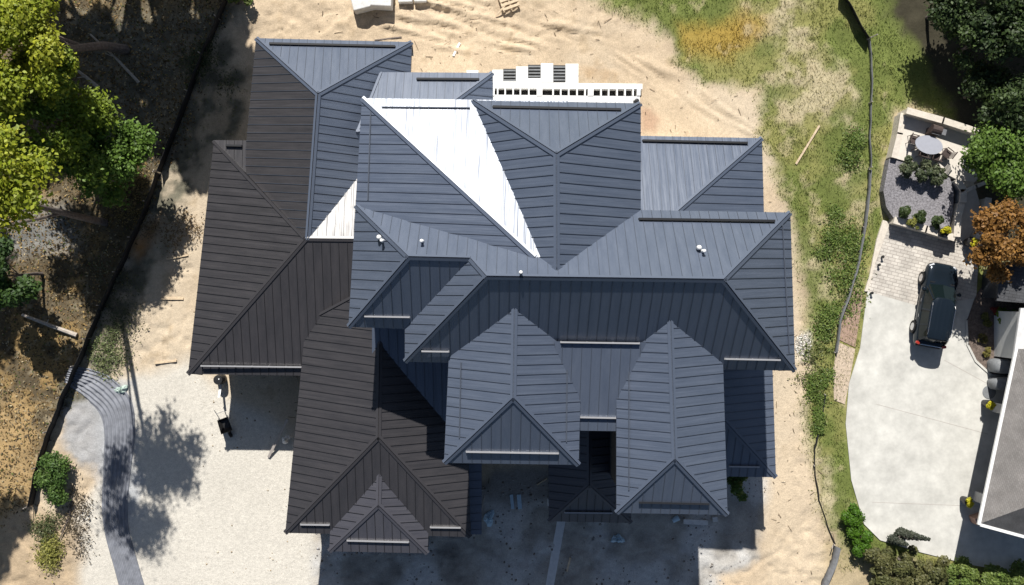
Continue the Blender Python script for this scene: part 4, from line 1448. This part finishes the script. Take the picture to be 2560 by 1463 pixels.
crumple("plastic_sheet", 304, 974, .34, .25, mat("pale_green_plastic", (.42, .52, .47), .4), "small pale green plastic sheet beside the head of the geotextile strip", "sheet", 1)
crumple("plastic_bag", 718, 1096, .26, .35, M['white'], "white bag by the garage side wall, next to the leaning plank", "bag", 2, .3)
crumple("plastic_bag", 1544, 1347, .33, .3, M['plastic_blue'], "pale blue plastic bag on the shaded front yard", "bag", 3)
crumple("plastic_sheet", 1222, 1295, .4, .2, M['plastic_blue'], "torn pale sheet in the shaded court between garage and middle wing", "sheet", 6)

# ---------------------------------------------------------------- boards, planks, blocks


def board(a, b, w, h, label, m='wood', z=0.0, name="board", cat="board", group=None):
    mb = MB()
    p, q = P(*a), P(*b)
    ga, gb = float(ground_z(p.x, p.y)) - .015, float(ground_z(q.x, q.y)) - .015
    za, zb_ = (z + ga if not isinstance(z, tuple) else z[0]), (z + gb if not isinstance(z, tuple) else z[1])
    mb.bar((p.x, p.y, za), (q.x, q.y, zb_), w, h)
    return tag(mb.build(name, M[m], bevel=.006), label, cat, group)


board((416, 648), (470, 637), .11, .12, "pale lumber board lying askew, topmost of the three beside the left wing", z=.0, group="boards beside the left wing")
board((402, 747), (458, 747), .11, .12, "pale lumber board lying square, middle of the three beside the left wing", z=.0, group="boards beside the left wing")
board((387, 908), (441, 902), .11, .12, "pale lumber board with a dark end, lowest of the three beside the left wing", z=.0, group="boards beside the left wing")
board((1133, 140), (1149, 106), .13, .1, "white board lying on the sand behind the house", 'white')
board((1990, 410), (2048, 314), .12, .1, "long pale stick lying in the grass on the right verge", 'wood', name="stick", cat="stick")
board((1368, 1500), (1404, 1298), .52, .06, "long grey plank walkway across the shaded front yard", 'offwhite', name="plank_walkway", cat="walkway")
board((1417, 1430), (1426, 1394), .11, .1, "short pale board lying right of the plank walkway", 'wood')
board((1282, 1272), (1278, 1236), .2, .08, "narrow pale blue board in the shaded court, left of a pair", 'plastic_blue')
board((1300, 1272), (1297, 1236), .26, .08, "wider pale blue board in the shaded court, right of a pair", 'plastic_blue')
board((1204, 1278), (1212, 1238), .08, .08, "thin pale stick against the garage side of the shaded court", 'bark_pale', name="stick", cat="stick")
board((1342, 1212), (1368, 1196), .08, .08, "thin brown stick leaning by the porch roof in the shaded court", 'wood', name="stick", cat="stick")
board((672, 1142), (728, 1042), .16, .05, "long grey plank leaning on the garage wall", 'plank', z=(.05, .9), name="leaning_plank", cat="plank")
board((936, 100), (1004, 92), .08, .08, "dark pole lying along the rear eave on the sand", 'bark', name="pole", cat="pole")


def block(px, py, sx, sy, sz, rz, label, group=None):
    mb = MB()
    c = P(px, py)
    mb.box((c.x, c.y, sz / 2 - .05), sx, sy, sz, rz)
    o = mb.build("concrete_block", M['block'], bevel=.06)
    return tag(o, label, "block", group)


block(914, 10, 1.5, 1.0, .9, .25, "pale concrete block at the top edge with a tilted top, left of the big pair", "concrete blocks at the top edge")
block(958, -2, 1.3, 1.4, 1.0, -.05, "tallest pale concrete block at the top edge, right of the big pair", "concrete blocks at the top edge")
block(1014, -8, .9, .9, .45, .05, "small pale concrete block at the top edge, third along", "concrete blocks at the top edge")
block(1052, -8, .8, .8, .4, .0, "small pale concrete block at the top edge, last in the row", "concrete blocks at the top edge")
crate = thing("pallet", "broken wooden pallet on the sand at the top edge", "pallet", (P(1272, 4)[0], P(1272, 4)[1], .05), .35)
for k in range(4):
    mb = MB(); mb.box((0, -.4 + .27 * k, .12), 1.1, .16, .03); put(mb, "slat", M['wood'], crate)
for k in (-1, 0, 1):
    mb = MB(); mb.box((.5 * k, 0, .05), .09, 1.1, .1); put(mb, "runner", M['wood'], crate)
mb = MB(); p = P(1252, 28); mb.bar((p.x - .3, p.y - .3, .03), (p.x + .25, p.y + .3, .1), .1, .08)
tag(mb.build("board", M['wood']), "short pale board next to the broken pallet", "board")

# barrel and cart by the left wing
bp = P(544, 950, .9)
barrel = thing("barrel", "round black barrel under the left wing's front eave", "barrel", (bp.x, bp.y, -.05))
mb = MB(); mb.lathe((0, 0, 0), [(.27, 0), (.30, .05), (.33, .45), (.30, .85), (.27, .9)], 18); put(mb, "drum", M['black'], barrel)
mb = MB(); mb.lathe((0, 0, .9), [(.27, 0), (.27, .03), (.05, .04)], 18); put(mb, "lid", M['black'], barrel)
mb = MB(); mb.lathe((.08, .06, .93), [(.04, 0), (.04, .05), (.01, .06)], 8); put(mb, "cap", M['white'], barrel)
cp = P(568, 1056)
cart = thing("wheelbarrow", "dark wheelbarrow with a metal frame at the edge of the left wing's shadow", "wheelbarrow", (cp.x, cp.y, -.05), .35)
mb = MB()
A_ = [(-.38, -.55, .72), (.38, -.55, .72), (.34, .35, .66), (-.34, .35, .66)]
B_ = [(-.2, -.3, .36), (.2, -.3, .36), (.2, .2, .36), (-.2, .2, .36)]
for i in range(4):
    j = (i + 1) % 4
    mb.face([A_[i], A_[j], B_[j], B_[i]])
mb.face(B_)
tray = put(mb, "tray", M['black'], cart)
sm = tray.modifiers.new("solid", 'SOLIDIFY'); sm.thickness = .03
for sx in (-1, 1):
    mb = MB(); mb.tube([(sx * .12, -.75, .25), (sx * .2, .1, .36), (sx * .3, 1.0, .62)], .025, 7); put(mb, "handle", M['metal'], cart)
    mb = MB(); mb.tube([(sx * .2, .15, .36), (sx * .26, .3, 0)], .02, 6); put(mb, "leg", M['metal'], cart)
mb = MB(); mb.tube([(-.05, -.75, .22), (.05, -.75, .22)], .21, 16); put(mb, "wheel", M['tyre'], cart)
mb = MB(); mb.tube([(-.3, .75, .56), (.3, .75, .56)], .018, 6); put(mb, "cross_bar", M['metal'], cart)
mb = MB(); p = P(557, 968)
mb.bar((p.x - .05, p.y + .35, .1), (p.x + .05, p.y - .55, .9), .14, .03)
tag(mb.build("board", M['white']), "white board leaning up beside the black barrel", "board")
# bench, bucket and block in front of the right wing
bn = P(1735, 1300)
bench = thing("work_bench", "pale timber work bench half under the right front wing", "bench", (bn.x, bn.y, -.05), -.05)
mb = MB(); mb.box((0, 0, .55), 1.5, .3, .06); put(mb, "bench_top", M['block'], bench)
for sx in (-.65, .65):
    mb = MB(); mb.box((sx, 0, .26), .08, .28, .53); put(mb, "leg", M['plank'], bench)
bk = P(1688, 1296)
bucket = thing("bucket", "pale plastic bucket lying beside the timber bench", "bucket", (bk.x, bk.y, .14), .5)
mb = MB(); mb.tube([(-.22, 0, 0), (.22, 0, 0)], [.15, .19], 14); put(mb, "pail", M['plastic_blue'], bucket)
mb = MB(); mb.tube([(.22, .19, 0), (.4, .1, .05), (.4, -.1, .05), (.22, -.19, 0)], .012, 5); put(mb, "handle", M['metal'], bucket)
mb = MB(); p = P(1786, 1296); mb.box((p.x, p.y, .1), .32, .3, .25, .1)
tag(mb.build("concrete_block", M['block'], bevel=.02), "small pale block right of the timber bench", "block")
for px, py in ((2203, 642), (2194, 662), (2176, 732)):
    mb = MB(); p = P(px, py); mb.lathe((p.x, p.y, .1), [(.06, 0), (.06, .2), (.09, .22), (.03, .28)], 10)
    lab = {2203: "upper of two close black path lights on the pale kerb", 2194: "lower of two close black path lights on the pale kerb", 2176: "lone black path light where pavers meet the concrete"}[px]
    tag(mb.build("path_light", M['black']), lab, "path light", "black path lights along the drive")

# ---------------------------------------------------------------- the parked car
fr, rr = P(2352, 662, .9), P(2318, 852, .9)
hd = (fr - rr).normalized()
cc = (P(2340, 763, .8))
car = thing("parked_car", "black sport utility car parked on the pale concrete drive", "car", (cc.x, cc.y, .03), math.atan2(-hd.x, hd.y))
car.scale = (1.06, 1.07, 1.06)
# lower body: loft of cross-sections along the length
st = [(-2.42, .70, .45, .80), (-2.36, .84, .34, .98), (-2.15, .93, .28, 1.06), (-1.4, .965, .26, 1.07), (0, .97, .24, 1.06), (1.0, .965, .25, 1.05), (1.25, .95, .25, 1.04), (1.9, .93, .27, .98),
      (2.2, .87, .30, .90), (2.36, .74, .36, .80), (2.43, .55, .42, .70)]
mb = MB()
rings = []
for y, hw, zl, zu in st:
    mid = (zl + zu) / 2
    rings.append([(-hw * .9, y, zl), (-hw, y, mid - .1), (-hw * .995, y, mid + .08), (-hw * .93, y, zu - .05), (-hw * .78, y, zu + .015), (-hw * .3, y, zu + .05), (hw * .3, y, zu + .05), (hw * .78, y, zu + .015),
                  (hw * .93, y, zu - .05), (hw * .995, y, mid + .08), (hw, y, mid - .1), (hw * .9, y, zl)])
for a, b in zip(rings, rings[1:]):
    for k in range(12):
        j = (k + 1) % 12
        mb.face([a[k], a[j], b[j], b[k]])
mb.face(rings[0][::-1]); mb.face(rings[-1])
body = put(mb, "body", M['car'], car, smooth=True)
ss = body.modifiers.new("sub", 'SUBSURF'); ss.levels = 2; ss.render_levels = 2
# glasshouse
mb = MB()
low = [(-.80, -2.12), (-.88, -1.5), (-.88, .7), (-.72, 1.18), (0, 1.30), (.72, 1.18), (.88, .7), (.88, -1.5), (.80, -2.12), (0, -2.2)]
hig = [(-.60, -1.88), (-.68, -1.4), (-.68, .05), (-.58, .34), (0, .44), (.58, .34), (.68, .05), (.68, -1.4), (.60, -1.88), (0, -1.93)]
for i in range(10):
    j = (i + 1) % 10
    mb.face([(*low[i], 1.02), (*low[j], 1.02), (*hig[j], 1.66), (*hig[i], 1.66)])
mb.face([(*p, 1.66) for p in hig]); mb.face([(*p, 1.02) for p in low][::-1])
put(mb, "windows", M['glass'], car)
# roof skin with pressed ribs
mb = MB()
ys = [-2.02, -1.9, -1.4, -.6, .05, .34, .42]
hws = [.52, .62, .70, .715, .70, .58, .40]
xs_ = [-1, -.93, -.62, -.56, -.50, -.28, -.22, -.16, .16, .22, .28, .50, .56, .62, .93, 1]
rows = []
for y, hw in zip(ys, hws):
    e_ = 0 if -1.95 < y < .3 else 1
    rows.append([(x * hw, y, 1.665 + .075 * (1 - x * x) - (.03 if e_ else 0) + (.014 if (abs(abs(x) - .56) < .01 or abs(abs(x) - .22) < .01) and not e_ else 0)) for x in xs_])
for a, b in zip(rows, rows[1:]):
    for k in range(len(xs_) - 1):
        mb.face([a[k], a[k + 1], b[k + 1], b[k]])
rf = put(mb, "roof", M['car'], car, smooth=True)
sm = rf.modifiers.new("solid", 'SOLIDIFY'); sm.thickness = .04
for sx in (-1, 1):
    mb = MB(); mb.tube([(sx * .63, -1.75, 1.70), (sx * .65, -1.65, 1.77), (sx * .66, -.1, 1.77), (sx * .64, .05, 1.70)], .022, 8); put(mb, "roof_rail", M['chrome'], car)
    for a, b in (((.80, -2.12, 1.03), (.60, -1.88, 1.67)), ((.86, -1.25, 1.03), (.67, -1.2, 1.68)), ((.88, -.35, 1.03), (.68, -.4, 1.68)), ((.80, .98, 1.03), (.62, .24, 1.68))):
        mb = MB(); mb.bar((sx * a[0] * 1.01, a[1], a[2]), (sx * b[0] * 1.01, b[1], b[2]), .09, .03); put(mb, "pillar", M['car'], car)
    m_ = MB(); m_.lathe((sx * 1.05, .78, 1.0), [(.03, 0), (.11, .03), (.12, .12), (.07, .19)], 12); m_.box((sx * .94, .78, 1.03), .16, .06, .05)
    put(m_, "mirror", M['car'], car)
    mb = MB(); mb.box((sx * .66, 2.2, .80), .30, .22, .12, -sx * .5); put(mb, "headlight", M['clearlens'], car, bevel=.03)
    mb = MB(); mb.box((sx * .78, -2.30, .96), .22, .16, .16, sx * .35); put(mb, "taillight", M['redlens'], car, bevel=.03)
    for y in (-1.42, 1.45):
        mb = MB(); mb.tube([(sx * .76, y, .36), (sx * .985, y, .36)], .37, 20); wh = put(mb, "wheel", M['tyre'], car)
        mb = MB(); mb.tube([(sx * .95, y, .36), (sx * 1.0, y, .36)], [.26, .22], 14)
        rim = put(mb, "rim", M['rim'], wh)
        ar = MB()
        for k in range(9):
            a0, a1 = math.pi * k / 8, math.pi * (k + 1) / 8
            if k < 8:
                q_ = [(sx * xx, y + rr_ * math.cos(a), .36 + rr_ * math.sin(a)) for a, rr_, xx in ((a0, .40, .90), (a1, .40, .90), (a1, .46, .99), (a0, .46, .99))]
                ar.face(q_)
        put(ar, "wheel_arch", M['car_dark'], car)
    for y in (-.75, .15):
        mb = MB(); mb.box((sx * .975, y, .92), .03, .2, .035); put(mb, "door_handle", M['chrome'], car)
mb = MB(); mb.box((0, -2.40, .55), 1.5, .12, .18); put(mb, "rear_bumper", M['car_dark'], car, bevel=.04)
mb = MB(); mb.box((0, -2.36, .98), 1.2, .05, .05); put(mb, "trim_bar", M['chrome'], car, bevel=.01)
mb = MB(); mb.box((0, 2.40, .62), .95, .06, .2); put(mb, "grille", M['car_dark'], car, bevel=.02)
mb = MB(); mb.box((0, 1.27, 1.055), 1.45, .07, .03); put(mb, "wiper_cowl", M['car_dark'], car)

# ---------------------------------------------------------------- the neighbour's house
nb_ = thing("neighbour_house", "neighbouring house with a grey shingle roof and white gutters at the right edge", "house", (0, 0, 0))
ze = 4.0
a, b, c_ = P(2545, 872, ze), P(2452, 1308, ze), P(2760, 1392, ze)
d_ = P(2790, 880, ze)
r0, r1 = P(2680, 880, 6.4), P(2640, 1240, 6.4)
mb = MB()
mb.face([a, b, r1, r0]); mb.face([b, c_, r1]); mb.face([c_, d_, r0, r1]); mb.face([d_, a, r0])
dz = Vector((0, 0, -.18))
ring_ = [a, b, c_, d_]
for i in range(4):
    mb.face([ring_[i], ring_[(i + 1) % 4], ring_[(i + 1) % 4] + dz, ring_[i] + dz])
mb.face([p + dz for p in ring_])
mb.build("hip_roof", M['shingle'], nb_, merge=False)
for p, q in ((a, b), (b, c_)):
    d = (q - p).normalized()
    o_ = Vector((d.y, -d.x, 0)) if (p is b) else Vector((d.y, -d.x, 0))
    mb = MB(); mb.bar(p + o_ * .09 + Vector((0, 0, -.1)), q + o_ * .09 + d * .1 + Vector((0, 0, -.1)), .17, .13); mb.build("gutter", M['white'], nb_)
# walls with dark garage doors between white pillars
wa, wb, wc, wd = [P(x, y, ze) for x, y in ((2640, 900), (2556, 1290), (2780, 1350), (2800, 900))]
mb = MB(); mb.prism([wa, wb, wc, wd], -.2, ze - .2); mb.build("wall", M['navy'], nb_)
dirw = (wb - wa).normalized()
outw = Vector((dirw.y, -dirw.x, 0))
ang_w = math.atan2(dirw.y, dirw.x)
for f in (.375, .985):
    p = wa.lerp(wb, f) + outw * .42
    mb = MB(); mb.box((p.x, p.y, 1.1), .6, .9, 2.2, ang_w); mb.build("pillar", M['terracotta'], nb_)
p = wa.lerp(wb, .58) + outw * .03
mb = MB(); mb.box((p.x, p.y, 1.25), 4.6, .06, 2.5, ang_w); dr = mb.build("garage_door", M['navy'], nb_)
mb = MB()
for z in (.6, 1.2, 1.8):
    mb.box((p.x + outw.x * .04, p.y + outw.y * .04, z), 4.5, .03, .03, ang_w)
mb.build("panel_line", M['black'], dr)
mb = MB()
q4 = [P(2552, 770, 3.4), P(2760, 770, 4.2), P(2760, 905, 4.2), P(2532, 905, 3.4)]
mb.face(q4); mb.face([p + Vector((0, 0, -.16)) for p in q4][::-1])
for i in range(4):
    mb.face([q4[i], q4[(i + 1) % 4], q4[(i + 1) % 4] + Vector((0, 0, -.16)), q4[i] + Vector((0, 0, -.16))])
mb.build("porch_roof", M['offwhite'], nb_)
mb = MB(); mb.prism([P(x, y, 3.4) for x, y in ((2560, 780), (2760, 780), (2760, 900), (2560, 900))], -.2, 3.25); mb.build("wall", M['wall_white'], nb_)
q4 = [P(2500, 655, 2.8), P(2760, 655, 4.4), P(2760, 772, 4.4), P(2492, 752, 2.8)]
mb = MB(); mb.face(q4); mb.face([p + Vector((0, 0, -.2)) for p in q4][::-1])
for i in range(4):
    mb.face([q4[i], q4[(i + 1) % 4], q4[(i + 1) % 4] + Vector((0, 0, -.2)), q4[i] + Vector((0, 0, -.2))])
mb.build("side_roof", M['shingle_dark'], nb_)
mb = MB(); mb.prism([P(x, y, 2.8) for x, y in ((2520, 670), (2760, 670), (2760, 750), (2512, 745))], -.2, 2.75); mb.build("wall", M['navy'], nb_)


def covered(px, py, sx, sy, sz, rz, label):
    c = P(px, py, sz * .7)
    mb = MB()
    n = 16
    prof = [(1.0, 0), (1.02, .15), (.98, sz * .75), (.8, sz * .95), (.35, sz)]
    for (f0, z0), (f1, z1) in zip(prof, prof[1:]):
        for k in range(n):
            a0, a1 = 6.2832 * k / n, 6.2832 * (k + 1) / n
            def pt(f, z, a):
                e = 4.0
                ca, sa = math.cos(a), math.sin(a)
                rr = 1 / (abs(ca) ** e + abs(sa) ** e) ** (1 / e)
                x, y = sx / 2 * f * rr * ca * (1 + .04 * math.sin(7 * a)), sy / 2 * f * rr * sa
                return (c.x + x * math.cos(rz) - y * math.sin(rz), c.y + x * math.sin(rz) + y * math.cos(rz), z + .06)
            mb.face([pt(f0, z0, a0), pt(f0, z0, a1), pt(f1, z1, a1), pt(f1, z1, a0)])
    mb.face([pt(.35, sz, 6.2832 * k / n) for k in range(n)])
    return tag(mb.build("covered_furniture", M['cover'], smooth=True), label, "covered furniture", "grey covered furniture by the neighbour's garage")


covered(2512, 916, 1.5, .9, 1.1, -.05, "grey covered garden furniture next to the mulch bed")
covered(2512, 958, 1.5, .8, 1.0, .1, "grey covered garden furniture nearest the upper yellow flower pot")
mb = MB(); mb.lathe((P(2472, 980)[0], P(2472, 980)[1], .03), [(.42, 0), (.42, .025), (.40, .03)], 20)
tag(mb.build("door_mat", M['cover']), "round grey mat on the concrete before the neighbour's door", "mat")
mb = MB(); p = P(2436, 1292); mb.box((p.x, p.y, .45), .7, .45, .85, .35)
tag(mb.build("storage_box", mat("brick_red", (.42, .26, .2), .8), bevel=.03), "reddish box below the lower yellow flower pot", "box")
mb = MB(); p = P(2494, 838); mb.lathe((p.x, p.y, .05), [(.09, 0), (.05, .1), (.10, .3), (.06, .5), (.09, .62), (.03, .72)], 10)
mb.lathe((p.x + .05, p.y - .5, .05), [(.08, 0), (.08, .35), (.05, .45)], 8)
tag(mb.build("garden_ornament", M['white'], smooth=True), "small white garden ornament between mulch and green plants", "ornament")
